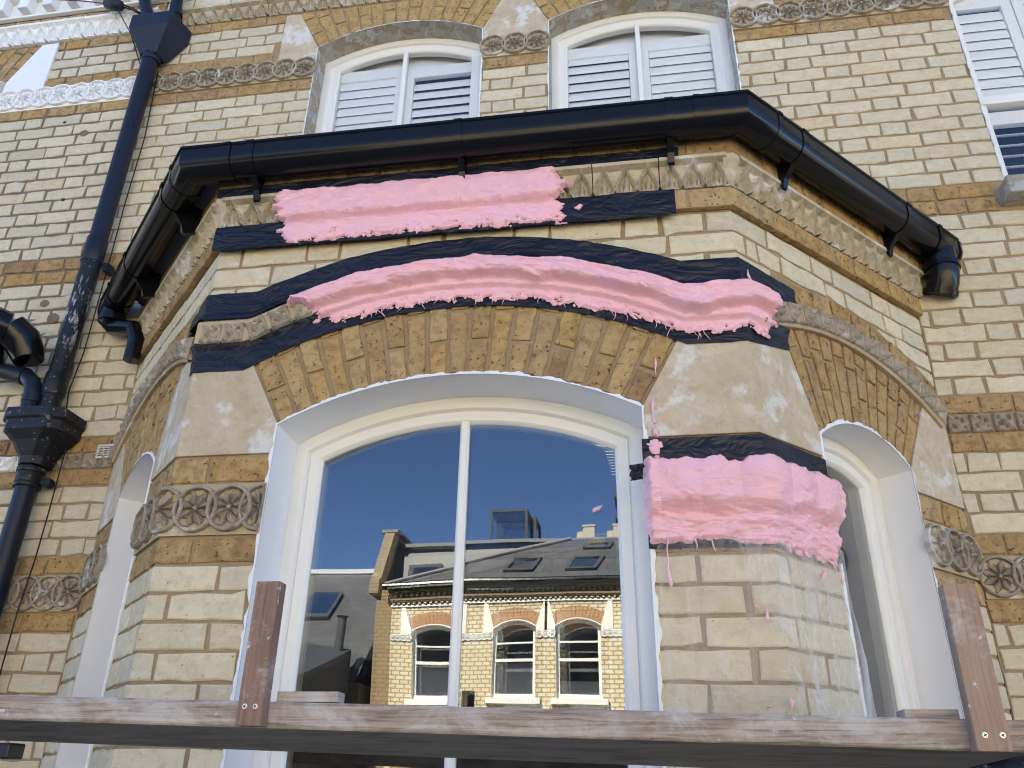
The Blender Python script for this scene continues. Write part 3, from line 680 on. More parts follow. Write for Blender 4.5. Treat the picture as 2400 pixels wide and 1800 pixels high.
for n in range(-12, 48):
    z0, z1 = WZ(n), WZ(n+1); kd = KIND[n]; a = -3.45
    iv = [(a, x1)]
    if z1 > 2.735: iv = [(-2.494, x1)] if n < 45 else iv
    elif z1 > 1.76: iv = [(-2.729, x1)]
    if n == 46: kd = 'leaf2'
    for p, q in iv:
        if kd == 'pale': course(B, FW, p, q, z0, z1, 'brick_pale_neighbour', .2, .094, .0125, (.5 if n % 2 else 0)+BR.uniform(-.05, .05))
        elif kd == 'brown': course(B, FW, p, q, z0, z1, 'brick_brown', .15, .13, .013, BR.random(), d=.001)
        elif kd == 'ros' and n == 38: rosette_row(nb, FW, p, q, z0-.012, WZ(n+2)+.006, 'white_masonry', 'white_masonry')
        elif kd == 'ros' and n == 1: rosette_row(nb, FW, p, q, z0, WZ(n+2), 'carved_stone', 'bed_plaster')
        elif kd == 'tile': tile_row(nb, FW, p, q, (z0+z1)/2, -.004, 'white_masonry')
        elif kd == 'leaf': leaf_row(nb, FW, p, q, z0-.006, z1+.045, .012, 'white_masonry', w=.21)
upper_arch(B, OPN, 'brick_brown')
course(B, FW, -3.45, x1, WZ(47)-.005, WZ(48), 'brick_brown', .14, .12, .013, .3, d=.004)
B.flush(300)
prism('springer_stone', FW, [(-2.729, 2.737), (-2.494, 2.737), (-2.494, 3.075), (-2.59, 3.075), (-2.729, 2.812)], -.02, .01, 'white_masonry', nb)
reveal(FW, OPN, .10, 'white_paint', nb, .006); sash(FW, OPN, nb, .11)
zc = WZ(48)
m = MB(); m.box(-4, x1+.02, -.014, 0, zc+.016, zc+.13); m.box(-4, x1+.02, -.026, 0, zc, zc+.016); m.box(-4, x1+.02, -.10, 0, zc+.13, zc+.34); m.build('cornice', 'white_masonry', nb, bevel=.003)
mm = None
for k in range(12):
    x = x1-.09-k*.15
    if mm is None: q = MB(); q.box(x-.03, x+.03, -.072, -.012, zc+.022, zc+.128); o = q.build('corbel', 'white_masonry', nb, bevel=.003); mm = o.data
    else: link_mesh('corbel', mm, nb, (x, -.042, zc+.022)).modifiers.new('b', 'BEVEL').width = .003
for x, z, r, mt in ((-2.296, 2.483, .008, 'screw_slot'), (-2.159, 1.973, .010, 'screw_slot'), (-2.164, 2.393, .022, 'mortar_grey'), (-2.08, 1.381, .023, 'mortar_grey'), (-2.015, 1.30, .030, 'mortar_grey')):
    m = MB(); n = 14; m.add([FW.p(x+r*math.cos(6.283*k/n)*(1+.25*nz(k*.9, x)), .0032, z+r*.85*math.sin(6.283*k/n)*(1+.25*nz(k*.7, z))) for k in range(n)], [tuple(range(n))]); m.build('mortar_patch' if mt != 'screw_slot' else 'drill_hole', mt, nb, solid=.004)
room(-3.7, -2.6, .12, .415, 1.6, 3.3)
# ------------------------------------------------------------------ the bay
bay = thing('bay_window', (0, -D*.5, GZ), 'canted brick bay with three arched windows and carved stone bands under a black gutter', 'bay window')
OF = (0., .5175, -.95, .40, .13); ORc = (.505, .23, -.95, .38, .081); OLc = (-.505, .23, -.95, .38, .081)
m = MB(); plate(m, FF, -W, W, GZ, 1.33, [OF], -.0055); plate(m, FR, 0, LC, GZ, 1.33, [ORc], -.0055); plate(m, FL, -LC, 0, GZ, 1.33, [OLc], -.0055)
m.build('wall', 'mortar_tan', bay, solid=.1)
gb = .0751; PALE = 'brick_pale'
B = Bricks(bay)
# piers below the carved band
for n in range(-1, -15, -1):
    z0, z1 = n*gb, (n+1)*gb; odd = n % 2
    for sg in (-1, 1):
        a, b = (.186, .052) if odd else (.055, .165)
        if sg > 0: a, b = (.176, .062) if odd else (.062, .158)
        corner_brick(bay, sg, a, b, z0, z1, PALE)
        e = .5175+.004
        if sg < 0: course(B, FF, -W+a+.011, -e, z0, z1, PALE, .213, .1, .011, 0)
        else: course(B, FF, e, W-a-.011, z0, z1, PALE, .213, .1, .011, 0)
        fr = FR if sg > 0 else FL
        if sg > 0: course(B, fr, b, .271, z0, z1, PALE, .22, .1, .011, 0); course(B, fr, .739, LC-.003, z0, z1, PALE, .2, .1, .011, .0 if odd else .45)
        else: course(B, fr, -.271, -b, z0, z1, PALE, .22, .1, .011, 0); course(B, fr, -LC+.003, -.739, z0, z1, PALE, .2, .1, .011, .0 if odd else .45)
# brown courses and carved band of the piers
for zz0, zz1 in ((0, gb), (.229, .311)):
    for sg in (-1, 1):
        corner_brick(bay, sg, .10, .07, zz0, zz1, 'brick_brown', d=.001); e = .5215
        if sg < 0: course(B, FF, -W+.112, -e, zz0, zz1, 'brick_brown', .2, .095, .011, .05, d=.001); course(B, FL, -.271, -.075, zz0, zz1, 'brick_brown', .2, .095, .011, 0, d=.001); course(B, FL, -LC+.003, -.739, zz0, zz1, 'brick_brown', .2, .095, .011, .2, d=.001)
        else: course(B, FF, e, W-.112, zz0, zz1, 'brick_brown', .2, .095, .011, .05, d=.001); course(B, FR, .075, .271, zz0, zz1, 'brick_brown', .2, .095, .011, 0, d=.001); course(B, FR, .739, LC-.003, zz0, zz1, 'brick_brown', .2, .095, .011, .2, d=.001)
zr0, zr1 = gb, .229
def band_bed(sg):
    m = MB(); S = [W-.2925, W-.2, W-.1, W, W+.1, W+.2, W+.271]
    pts = [[bend(s*sg, -.02, z0_) for s in S] for z0_ in (zr0+.004,)]+[[bend(s*sg, .005, zr0+.004) for s in S], [bend(s*sg, .005, zr1-.004) for s in S], [bend(s*sg, -.02, zr1-.004) for s in S]]
    m.grid(pts); m.build('band_bed', 'bed_plaster', bay)
band_bed(-1); band_bed(1)
m = MB(); m.add([bend(-W-.006+u*1.1, .008+h, .153+z*1.1) for u, h, z in ROS[0]], ROS[1]); m.build('rosette', 'carved_stone', bay)
for s, k in ((-W+.098, 0), (-W+.198, 1)): put('rosette', RMESH['carved_stone'], bay, FF, s+W-W, .008+.0025*k, .153, .03*k, (1.1, 1.1, 1.1))
m = MB(); m.add([FF.p(-.5285+max(u, -.07)*(1 if u < 0 else .1), .0075+h, .153+z*1.12) for u, h, z in ROS[0]], ROS[1]); m.build('rosette', 'carved_stone_dark', bay)
for k, u in enumerate((-.115, -.205)): put('rosette', RMESH['carved_stone_dark'], bay, FL, u, .008+.0025*(k % 2), .153, .1*k, (1.08, 1.1, 1.1))
for k, u in enumerate((.79, .885, .975)):
    put('rosette', RMESH['carved_stone_dark'], bay, FR, u, .008+.0025*(k % 2), .153, .1*k, (1.08, 1.0, 1.1)); put('rosette', RMESH['carved_stone_dark'], bay, FL, -u, .008+.0025*(k % 2), .153, .1*k, (1.08, 1.0, 1.1))
for fr, a, b in ((FR, .739, LC-.003), (FL, -LC+.003, -.739)): m = MB(); m.box(a, b, -.02, .005, zr0+.004, zr1-.004, fr.p); m.build('band_bed', 'bed_plaster', bay)
# springer stones
ZS0, ZS1 = .314, .668
def springer(sg):
    f = [(.5195, ZS0), (W, ZS0), (W, ZS1), (.662, ZS1), (.5195, .402)]; c = [(W, ZS0), (W+.272, ZS0), (W+.272, .382), (W+.165, ZS1), (W, ZS1)]
    if sg < 0: f = [(-x, z) for x, z in f]; c = [(-x, z) for x, z in c]
    m = MB(); ring = [f[0], f[1], c[1], c[2], c[3], f[2], f[3], f[4]]
    V = [bend(x, .004, z) for x, z in ring]+[bend(x, -.03, z) for x, z in ring]; n = len(ring)
    m.add(V, [(0, 1, 5, 6, 7), (1, 2, 3, 4, 5)]+[(i, (i+1) % n, n+(i+1) % n, n+i) for i in range(n)]); m.build('springer_stone', 'springer_stone', bay, bevel=.0025)
springer(1); springer(-1)
for sg in (1, -1):
    pl = [(.737*sg, .314), ((LC-.002)*sg, .314), ((LC-.002)*sg, .655), (.905*sg, .655), (.737*sg, .384)]
    prism('springer_stone', FR if sg > 0 else FL, pl, -.03, .004, 'springer_stone', bay, .0025)
# arches
RC = (0., -.56); RI = 1.09; RE = 1.393
af = math.asin(.5175/1.09)-.003
voussoirs(B, FF, arc_fn(RC, RI+.006, -af, af), arc_fn(RC, RE, -af, af), 19, 'brick_arch', .30, .012)
HC = (.47, -.26); HR0, HR1, HR2 = 1.0, 1.07, 1.15
def cant_arch(sg):
    fr = FR if sg > 0 else FL; i0 = math.asin(.23/.367); Ri = .367
    intr = lambda t: (sg*(.505+(Ri+.006)*math.sin(-i0+2*i0*t)), .461-Ri+(Ri+.006)*math.cos(-i0+2*i0*t))
    def ext(t): u = .168+(.900-.168)*t; return (sg*u, HC[1]+math.sqrt(HR0**2-(u-HC[0])**2)-.004)
    voussoirs(B, fr, intr, ext, 12, 'brick_arch', .30, .009)
    t = 0; n = 13; a0, a1 = math.asin((.02-HC[0])/HR1), math.asin((LC-HC[0])/HR1)
    for k in range(n):                                             # the hood tiles
        a = a0+(a1-a0)*(k+.5)/n; u = HC[0]+(HR0+HR1)/2*math.sin(a); z = HC[1]+(HR0+HR1)/2*math.cos(a)
        put('hood_tile', SQM['carved_stone_dark' if k % 3 else 'carved_stone'], bay, fr, sg*u, .016, z, a*sg, (1.06, 1, 1.03))
    m = MB(); NA = 30
    A = [a0+(a1-a0)*k/NA for k in range(NA+1)]
    P = lambda a, r, d: fr.p(sg*(HC[0]+r*math.sin(a)), d, HC[1]+r*math.cos(a))
    m.grid([[P(a, HR0-.006, -.02) for a in A], [P(a, HR0-.006, .014) for a in A], [P(a, HR0+.004, .020) for a in A], [P(a, HR1-.004, .020) for a in A], [P(a, HR1+.004, .016) for a in A], [P(a, HR1+.004, -.02) for a in A]]); m.build('hood_bed', 'bed_plaster', bay)
    n = 9; b0 = math.asin((.13-HC[0])/HR2)
    for k in range(n):
        t0, t1 = b0+(a1-b0)*k/n+.004, b0+(a1-b0)*(k+1)/n-.004; f = lambda a, r: (sg*(HC[0]+r*math.sin(a)), HC[1]+r*math.cos(a))
        q = [f(t0, HR1+.008), f(t1, HR1+.008), f(t1, HR2), f(t0, HR2)]
        B.poly(fr, clip_half(q, sg*(LC-.003), 0, -sg, 0), 'brick_brown', .003)
cant_arch(1); cant_arch(-1)
def zR(s, Rr):
    a = min(abs(s), .65); return math.sqrt(Rr*Rr-a*a)+RC[1]
# hood over the front arch (bed and the tiles that the silicone leaves bare)
m = MB(); S = [-W]+[-.78+.02*k for k in range(79)]+[W]
m.grid([[bend(s, d, zR(s, r)) for s in S] for r, d in ((1.392, -.02), (1.392, .014), (1.40, .022), (1.462, .022), (1.468, .016), (1.468, -.02))]); m.build('hood_bed', 'bed_plaster', bay)
for s in (-.772, -.698): put('hood_tile', SQM['carved_stone'], bay, FF, s, .017, zR(s, 1.424), 0)
for k in range(5):
    a = math.asin(-.625/1.424)+k*.0535; put('hood_tile', SQM['carved_stone' if k != 1 else 'carved_stone_dark'], bay, FF, 1.424*math.sin(a), .017, RC[1]+1.424*math.cos(a), a)
# pale courses above the arches
for k in range(7):
    z1 = 1.036-k*.0745; z0 = z1-.0745; zm = (z0+z1)/2; odd = k % 2
    cutf = lambda q: clip_out_circle(q, RC, 1.50)
    xi = 0 if 1.50**2 < (zm-RC[1])**2 else math.sqrt(1.5**2-(zm-RC[1])**2)
    if xi < W-.05:
        for sg in (-1, 1):
            a, b = (.186, .055) if odd else (.075, .165)
            corner_brick(bay, sg, a, b, z0, z1, PALE)
        a = .186 if odd else .075
        course(B, FF, -W+a+.011, W-a-.011, z0, z1, PALE, .213, .1, .011, .35*odd, lambda q: (cutf(q) if len(cutf(q)) > 2 and area(cutf(q)) > 1e-3 else None) if any(math.hypot(p[0]-RC[0], p[1]-RC[1]) < 1.5 for p in q) else q, flemish=(k % 3 != 1))
    for sg in (1, -1):
        fr = FR if sg > 0 else FL; b = (.055 if odd else .165); cc = (sg*HC[0], HC[1])
        def cutc(q, cc=cc):
            if all(math.hypot(p[0]-cc[0], p[1]-cc[1]) >= HR2+.008 for p in q): return q
            r = clip_out_circle(q, cc, HR2+.010); return r if len(r) > 2 and area(r) > 1e-3 else None
        if zm < .60: continue
        if xi >= W-.05: b = .0
        course(B, fr, *((b, LC-.003) if sg > 0 else (-LC+.003, -b)), z0, z1, PALE, .213, .1, .011, .5*odd, cutc)
# cornice: brown, leaf band, brown
def ring_course(z0, z1, d, seed):
    for sg in (-1, 1): corner_brick(bay, sg, .12, .12, z0, z1, 'brick_brown', d=d)
    jig = lambda q: [(x+BR.uniform(-.003, .003), z+BR.uniform(-.004, .004)) for x, z in q]
    course(B, FF, -W+.13, W-.13, z0, z1, 'brick_brown', .2, .095, .011, seed, jig, d=d); course(B, FR, .13, LC, z0, z1, 'brick_brown', .2, .095, .011, seed+.3, jig, d=d); course(B, FL, -LC, -.13, z0, z1, 'brick_brown', .2, .095, .011, seed+.6, jig, d=d)
    m = MB(); S = [-W-LC+.003, -W, W, W+LC-.003]; m.grid([[bend(s, q, z) for s in S] for q, z in ((-.03, z0+.006), (d-.004, z0+.006), (d-.004, z1-.002), (-.03, z1-.002))]); m.build('mortar_bed', 'mortar_tan', bay)
ring_course(1.036, 1.112, .020, .2); ring_course(1.214, 1.300, .045, .7)
lz0, lz1 = 1.112, 1.212
CM = {}
def leaf_bay():
    n = 8; p = 2*W/n
    V, F = leaf_block(p-.003, lz1-lz0, 3); me = mesh_d('leaf_tile', V, F, 'leaf_stone')
    for k in range(n): put('leaf_tile', me, bay, FF, -W+p*(k+.5), .014+BR.uniform(-.001, .001), lz0, 0)
    n = 5; p = LC/n; V, F = leaf_block(p-.003, lz1-lz0, 3); me2 = mesh_d('leaf_tile', V, F, 'leaf_stone')
    for k in range(n): put('leaf_tile', me2, bay, FR, p*(k+.5)+.006, .014, lz0, 0); put('leaf_tile', me2, bay, FL, -p*(k+.5)-.006, .014, lz0, 0)
    for sg in (-1, 1):
        m = MB(); S = [sg*(W-.012), sg*W, sg*(W+.012)]; m.grid([[bend(s, d, z) for s in S] for d, z in ((-.02, lz0), (.018, lz0), (.026, lz0+.06), (.046, lz1-.016), (.048, lz1), (-.02, lz1))]); m.build('corner_tile', 'leaf_stone', bay)
leaf_bay()
B.flush(300)
# roof of the bay and sill
m = MB(); S = [-W-LC, -W, W, W+LC]; m.grid([[bend(s, .10, 1.345) for s in S], [bend(s, .05, 1.352) for s in S], [Vector((x, 0.0, 1.62)) for x in (-1.2, -.6, .6, 1.2)]]); m.grid([[bend(s, .03, 1.298) for s in S], [bend(s, .10, 1.345) for s in S]]); m.build('roof', 'lead', bay)
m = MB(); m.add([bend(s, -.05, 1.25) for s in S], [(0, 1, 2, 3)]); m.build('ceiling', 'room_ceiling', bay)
# windows of the bay
DEPF = .15
for fr, op in ((FF, OF), (FR, ORc), (FL, OLc)):
    DEP = .112 if fr is FR else DEPF
    reveal(fr, op, DEP, 'white_paint', bay, .011, 'white_paint', 1.3)
    w = frame(fr, op, [(-.004, -DEP), (0, -DEP+.002), (.004, -DEP+.004), (.036, -DEP+.004), (.039, -DEP-.002), (.042, -DEP-.010), (.045, -DEP-.006), (.072, -DEP-.006), (.078, -DEP-.012), (.082, -DEP-.026), (.083, -DEP-.06)], 'white_frame', bay)
    cx, hw = op[0], op[1]
    m = MB(); m.box(cx-hw, cx+hw, -DEP-.06, -DEP+.005, op[2], op[2]+.09, fr.p); m.build('bottom_rail', 'white_frame', w, bevel=.003)
    if fr is FF:
        m = MB(); zt = op[3]+op[4]-.075
        prof = [(-.0135, -DEP-.03), (-.0135, -DEP-.012), (-.007, -DEP-.004), (.007, -DEP-.004), (.0135, -DEP-.012), (.0135, -DEP-.03)]
        m.grid([[fr.p(cx-.004+x, d, z) for x, d in prof] for z in (-.9, zt)]); m.build('glazing_bar', 'white_frame', w)
        pane(fr, op, .081, -DEP-.022, -hw+.078, -.004, 'pane_glass', w); pane(fr, op, .081, -DEP-.022, -.004, hw-.078, 'pane_glass', w, tilt=(-.0012, .0010))
        pane(fr, op, .081, -DEP-.040, -hw+.078, -.004, 'pane_inner', w, 'inner_pane', (.0030, -.0015)); pane(fr, op, .081, -DEP-.040, -.004, hw-.078, 'pane_inner', w, 'inner_pane', (.0065, -.005))
    else: pane(fr, op, .081, -DEP-.022, cx-hw+.078, cx+hw-.078, 'pane_glass', w)
    m = MB(); m.box(cx-hw-.06, cx+hw+.06, -DEP-.1, .05, -1.05, -.952, fr.p); m.build('window_sill', 'springer_stone', bay, bevel=.006)
# decorative lining of the lower jamb and a lower casement, seen under the board
# ------------------------------------------------------------------ gutter
gut = thing('gutter', (0, -D-.1, 1.25), 'glossy black half round gutter running round the top of the bay', 'gutter')
GA = [R_(180+180*k/14) for k in range(15)]
def gprof(r=.054, zc=1.302, dc=.101, lipz=.040):
    P = [(dc-r+.002, zc+lipz), (dc-r, zc)]+[(dc+r*math.cos(a), zc+r*math.sin(a)*.98) for a in GA[1:-1]]+[(dc+r, zc), (dc+r+.001, zc+lipz-.006), (dc+r+.006, zc+lipz-.003), (dc+r+.006, zc+lipz+.005), (dc+r-.004, zc+lipz+.005), (dc+r-.004, zc+.002)]
    P += [(dc+(r-.003)*math.cos(a), zc+(r-.003)*math.sin(a)) for a in GA[1:-1][::-1]]+[(dc-r+.003, zc+.002), (dc-r+.005, zc+lipz)]
    return P
def gbend(s, d, z):
    P = bend(s, d, z)
    if abs(s+W) < 1e-6: P.x -= .035*1.414
    elif s < -W: P += Vector((-.70711, -.70711, 0))*.035
    return P
def gsweep(name, S, prof, mat='gutter_black', parent=gut):
    m = MB(); m.grid([[gbend(s, d, z) for d, z in prof] for s in S], 0, True); o = m.build(name, mat, parent); return smooth_angle(o, 35)
GE = W+1.135; GEL = W+1.15
gsweep('gutter_length', [-W+.03, W-.07], gprof()); gsweep('gutter_length', [W+.07, GE], gprof()); gsweep('gutter_length', [-GEL, -W-.07], gprof())
gsweep('corner_piece', [W-.085, W, W+.085], gprof(.0558)); gsweep('corner_piece', [-W-.085, -W, -W+.05], gprof(.0558))
def union(s, w=.018, r=.0578):
    gsweep('union_clip', [s-w/2, s+w/2], gprof(r)); 
    m = MB(); 
def clip_bracket(s):
    w = .013; o = gsweep('bracket', [s-w, s+w], gprof(.0572))
    m = MB(); Q = [(.052, 1.305), (.07, 1.262), (.098, 1.246), (.070, 1.215), (.060, 1.185), (.052, 1.180), (.048, 1.20), (.046, 1.30)]
    m.grid([[(gbend if d > .05 else bend)(s-.010, d, z) for d, z in Q], [(gbend if d > .05 else bend)(s+.010, d, z) for d, z in Q]], 0, True); n = len(Q); m.f += [tuple(range(n)), tuple(range(2*n-1, n-1, -1))]; m.mi += [0, 0]; m.build('arm', 'gutter_black', o)
for s in (-W+.05, W-.085, W+.085, -W-.085, GE-.13, -GEL+.16): union(s)
for s in (-.688, 0., .648, W+.21, W+.80, -W-.20, -W-.72): clip_bracket(s)
for sg, e in ((1, GE), (-1, GEL)):
    m = MB(); P = gprof(.058)[:17]; m.add([gbend(sg*e, d, z) for d, z in P]+[gbend(sg*(e+.012), d, z) for d, z in P], [tuple(range(17)), tuple(range(33, 16, -1))]+[(i, (i+1) % 17, 17+(i+1) % 17, 17+i) for i in range(17)]); m.build('stop_end', 'gutter_black', gut)
c = gbend(-(GEL-.07), .101, 0); m = MB(); m.tube([(c.x, c.y, 1.27), (c.x, c.y, 1.215), (c.x+.012, c.y+.004, 1.195), (-1.53, -.105, 1.155), (-1.515, -.09, 1.11), (-1.515, -.09, 1.01)], [.05, .047, .034, .033, .033, .033], 20); m.tube([(c.x, c.y, 1.245), (c.x, c.y, 1.215)], .056, 20); o = m.build('outlet', 'gutter_black', gut); smooth_angle(o, 40)
c = gbend(GE-.065, .101, 0); m = MB(); m.tube([(c.x, c.y, 1.28), (c.x, c.y, 1.20), (c.x-.004, c.y+.01, 1.16), (c.x-.015, c.y+.03, 1.12)], [.06, .058, .056, .054], 20); m.tube([(c.x, c.y, 1.225), (c.x, c.y, 1.205)], .064, 20); m.tube([(c.x-.011, c.y+.022, 1.137), (c.x-.015, c.y+.03, 1.12)], .061, 20); o = m.build('outlet', 'gutter_black', gut); smooth_angle(o, 40)
# ------------------------------------------------------------------ rainwater pipes
def pipe_socket(m, x, y, z, r, h): m.tube([(x, y, z-h/2), (x, y, z-h/2+.004), (x, y, z+h/2-.004), (x, y, z+h/2)], [r-.002, r, r, r-.002], 24)
dp = thing('downpipe', (-1.855, -.06, .8), 'long black downpipe with angular hopper head, splashed with paint above the funnel', 'downpipe')
m = MB(); m.tube([(-1.858, -.062, 2.88), (-1.853, -.062, 1.6)], .040, 28); smooth_angle(m.build('pipe', 'pipe_black', dp), 40)
m = MB(); m.tube([(-1.853, -.062, 1.6), (-1.853, -.062, .74)], .0405, 28); smooth_angle(m.build('lower_pipe', 'pipe_black_spattered', dp), 40)
for z, h in ((1.60, .13), (2.80, .05), (.93, .1)):
    m = MB(); pipe_socket(m, -1.854, -.062, z, .0455, h); smooth_angle(m.build('socket', 'pipe_black' if z > 1 else 'pipe_black_spattered', dp), 40)
m = MB(); m.box(-1.80, -1.775, -.055, 0, 1.50, 1.54); m.tube([(-1.785, -.06, 1.52), (-1.785, -.03, 1.52)], .008, 10); m.build('wall_lug', 'pipe_black', dp, bevel=.002)
m = MB()    # hopper head: flat rim box above, tapering body below
T = [(-1.96, -.155), (-1.745, -.155), (-1.705, -.005), (-1.99, -.005)]; z0, z1, z2 = 3.03, 2.94, 2.80
bt = [(-1.90, -.10), (-1.81, -.10), (-1.80, -.02), (-1.91, -.02)]
V = [(x, y, z0) for x, y in T]+[(x, y, z1-(0 if y < -.1 else .0)) for x, y in T]+[(x, y, z2) for x, y in bt]
m.add(V, [(0, 1, 2, 3), (0, 4, 5, 1), (1, 5, 6, 2), (2, 6, 7, 3), (3, 7, 4, 0), (4, 8, 9, 5), (5, 9, 10, 6), (6, 10, 11, 7), (7, 11, 8, 4), (11, 10, 9, 8)]); m.build('hopper', 'hopper_black', dp, bevel=.006)
m = MB(); m.tube([(-1.905, -.07, 3.02), (-1.91, -.07, 3.06), (-1.93, -.075, 3.10), (-1.96, -.08, 3.17), (-2.00, -.085, 3.30), (-2.02, -.09, 3.45)], .032, 20); m.tube([(-1.908, -.07, 3.03), (-1.914, -.07, 3.075)], .037, 20); smooth_angle(m.build('inlet_pipe', 'pipe_black', dp), 40)
m = MB(); m.tube([(-1.785, -.06, 3.02), (-1.785, -.06, 3.07), (-1.792, -.065, 3.13), (-1.80, -.07, 3.25), (-1.80, -.08, 3.45)], .030, 20); m.tube([(-1.785, -.06, 3.10), (-1.79, -.064, 3.125)], .034, 20); smooth_angle(m.build('inlet_pipe', 'pipe_black', dp), 40)
fp = thing('funnel_downpipe', (-1.85, -.06, GZ), 'cast iron funnel hopper with mossy rim on the lower black downpipe', 'downpipe')
m = MB()
def ringpts(z, x0, x1, y0, y1, ch): return [(x0+ch, y0, z), (x1-ch, y0, z), (x1, y0+ch, z), (x1, y1, z), (x0, y1, z), (x0, y0+ch, z)]
rr = [ringpts(.70, -1.965, -1.715, -.17, -.005, .04), ringpts(.735, -1.965, -1.715, -.17, -.005, .04), ringpts(.745, -1.975, -1.705, -.18, -.005, .042), ringpts(.785, -1.975, -1.705, -.18, -.005, .042)]
low = [ringpts(.57, -1.89, -1.79, -.115, -.02, .025), ringpts(.60, -1.895, -1.785, -.12, -.02, .028), ringpts(.66, -1.925, -1.755, -.145, -.01, .034)]
m.grid(low+rr, 0, True); n = 6; m.f += [tuple(range(n)), tuple(range(len(m.v)-1, len(m.v)-n-1, -1))]; m.mi += [0, 0]; m.build('hopper', 'pipe_black_spattered', fp, bevel=.004)
m = MB(); m.tube([(-1.845, -.065, .575), (-1.845, -.065, GZ)], .039, 26); smooth_angle(m.build('pipe', 'pipe_black', fp), 40)
m = MB()
for z, r, h in ((.555, .052, .02), (.525, .047, .06), (.495, .052, .018)): pipe_socket(m, -1.845, -.065, z, r, h)
smooth_angle(m.build('socket', 'pipe_black_spattered', fp), 40)
m = MB(); m.tube([(-1.80, -.05, .51), (-1.77, -.045, .51)], .014, 12); m.tube([(-1.775, -.06, .51), (-1.775, -.03, .51)], .02, 14); m.build('wall_lug', 'pipe_black_spattered', fp)
el = thing('branch_pipe', (-2.0, -.1, .78), 'black plastic elbow pipe feeding the funnel from the left edge', 'pipe')
pts = [(-2.33, -.1, 1.075), (-2.2, -.1, 1.03), (-2.05, -.1, .985), (-1.985, -.1, .965), (-1.955, -.1, .952), (-1.93, -.1, .93), (-1.915, -.1, .90), (-1.908, -.1, .86), (-1.905, -.1, .77)]
m = MB(); m.tube(pts, .034, 22); smooth_angle(m.build('pipe', 'pipe_black', el), 40)
for a, b in (((-2.005, -.1, .971), (-1.965, -.1, .957)), ((-1.907, -.1, .875), (-1.906, -.1, .835)), ((-2.14, -.1, 1.012), (-2.10, -.1, 1.0))):
    m = MB(); m.tube([a, b], .0375, 22); smooth_angle(m.build('socket', 'pipe_black', el), 40)
ng = thing('neighbour_gutter_end', (-2.05, -.15, 1.0), 'end of the neighbour bay gutter with torn lead flap, cut by the left edge', 'gutter')
m = MB(); m.tube([(-2.42, -.62, 1.20), (-2.06, -.23, 1.135), (-2.03, -.20, 1.13)], [.075, .075, .07], 24); smooth_angle(m.build('gutter_length', 'gutter_black', ng), 40)
m = MB(); m.tube([(-2.03, -.195, 1.14), (-1.99, -.15, 1.10), (-1.965, -.13, 1.05), (-1.955, -.125, 1.02)], [.072, .074, .066, .058], 24); m.tube([(-2.12, -.30, 1.155), (-2.09, -.265, 1.148)], .081, 24); smooth_angle(m.build('stop_end', 'gutter_black', ng), 40)
m = MB(); m.tube([(-2.10, -.2, 1.12), (-2.10, -.16, 1.06), (-2.11, -.12, 1.0)], .038, 20); smooth_angle(m.build('outlet', 'gutter_black', ng), 40)
m = MB(); m.add([(-2.36, -.13, 1.235), (-2.005, -.10, 1.235), (-2.06, -.12, 1.195), (-2.12, -.2, 1.19), (-2.36, -.22, 1.21), (-2.035, -.10, 1.195), (-1.985, -.10, 1.15), (-1.945, -.09, 1.172), (-1.99, -.11, 1.115), (-2.06, -.16, 1.13)], [(0, 1, 2, 3, 4), (2, 5, 6, 8, 9, 3), (6, 7, 8)]); m.build('lead_flap', 'lead', ng, solid=.002)
# cables
def cable(name, pts, r, label): m = MB(); m.tube(pts, r, 6); m.build(name, 'cable_black', label=label, cat='cable')
cp = thing('cable_clamp', (-2.13, -.1, 3.1), 'oval black cable clamp on a wire loop beside the hopper head', 'cable clamp')
m = MB(); m.tube([(-2.19, -.1, 3.225), (-2.185, -.1, 3.222), (-2.14, -.1, 3.205), (-2.10, -.1, 3.188), (-2.095, -.1, 3.186)], [.01, .03, .034, .028, .012], 16); m.build('clamp_body', 'hopper_black', cp, smooth=True)
m = MB(); m.tube([(-2.10, -.1, 3.205), (-2.04, -.07, 3.19), (-1.99, -.02, 3.18)], .004, 6); m.tube([(-2.10, -.1, 3.19), (-2.04, -.07, 3.178), (-1.99, -.02, 3.172)], .004, 6); m.tube([(-1.99+.012*math.cos(a), -.03, 3.165+.016*math.sin(a)) for a in [k*.52 for k in range(13)]], .003, 6); m.build('wire_loop', 'cable_black', cp)
cable('cable', [(-2.6, -.1, 3.33), (-2.35, -.1, 3.27), (-2.19, -.1, 3.22)], .003, 'thin cable running from the oval clamp to the top left edge')
cable('cable', [(-2.12, -.1, 3.18), (-2.06, -.09, 3.08), (-2.00, -.08, 2.98), (-1.955, -.05, 2.86), (-1.92, -.02, 2.76)], .003, 'thin cable dropping from the oval clamp behind the hopper head')
cable('cable', [(-1.83, -.02, 2.75), (-1.80, -.02, 2.3), (-1.805, -.02, 1.9), (-1.80, -.02, 1.5), (-1.80, -.02, 1.1), (-1.81, -.03, .92), (-1.765, -.06, .765), (-1.75, -.03, .665), (-1.748, -.03, .40), (-1.75, -.03, .217), (-1.763, -.03, .02), (-1.763, -.03, -.195), (-1.76, -.02, -.6)], .0028, 'thin dark cable running down the wall beside the downpipe')
v = thing('air_vent', (-1.583, 0, .62), 'small cream louvred air vent in the wall at the foot of the hood mould', 'vent')
m = MB(); X = [(-1.626, .676), (-1.552, .676), (-1.552, .622), (-1.626, .622)]
m.box(-1.626, -1.548, -.012, .0, .669, .678); m.box(-1.626, -1.548, -.012, 0, .620, .629); m.box(-1.626, -1.619, -.012, 0, .629, .669); m.box(-1.555, -1.548, -.012, 0, .629, .669); m.build('vent_frame', 'vent_cream', v, bevel=.001)
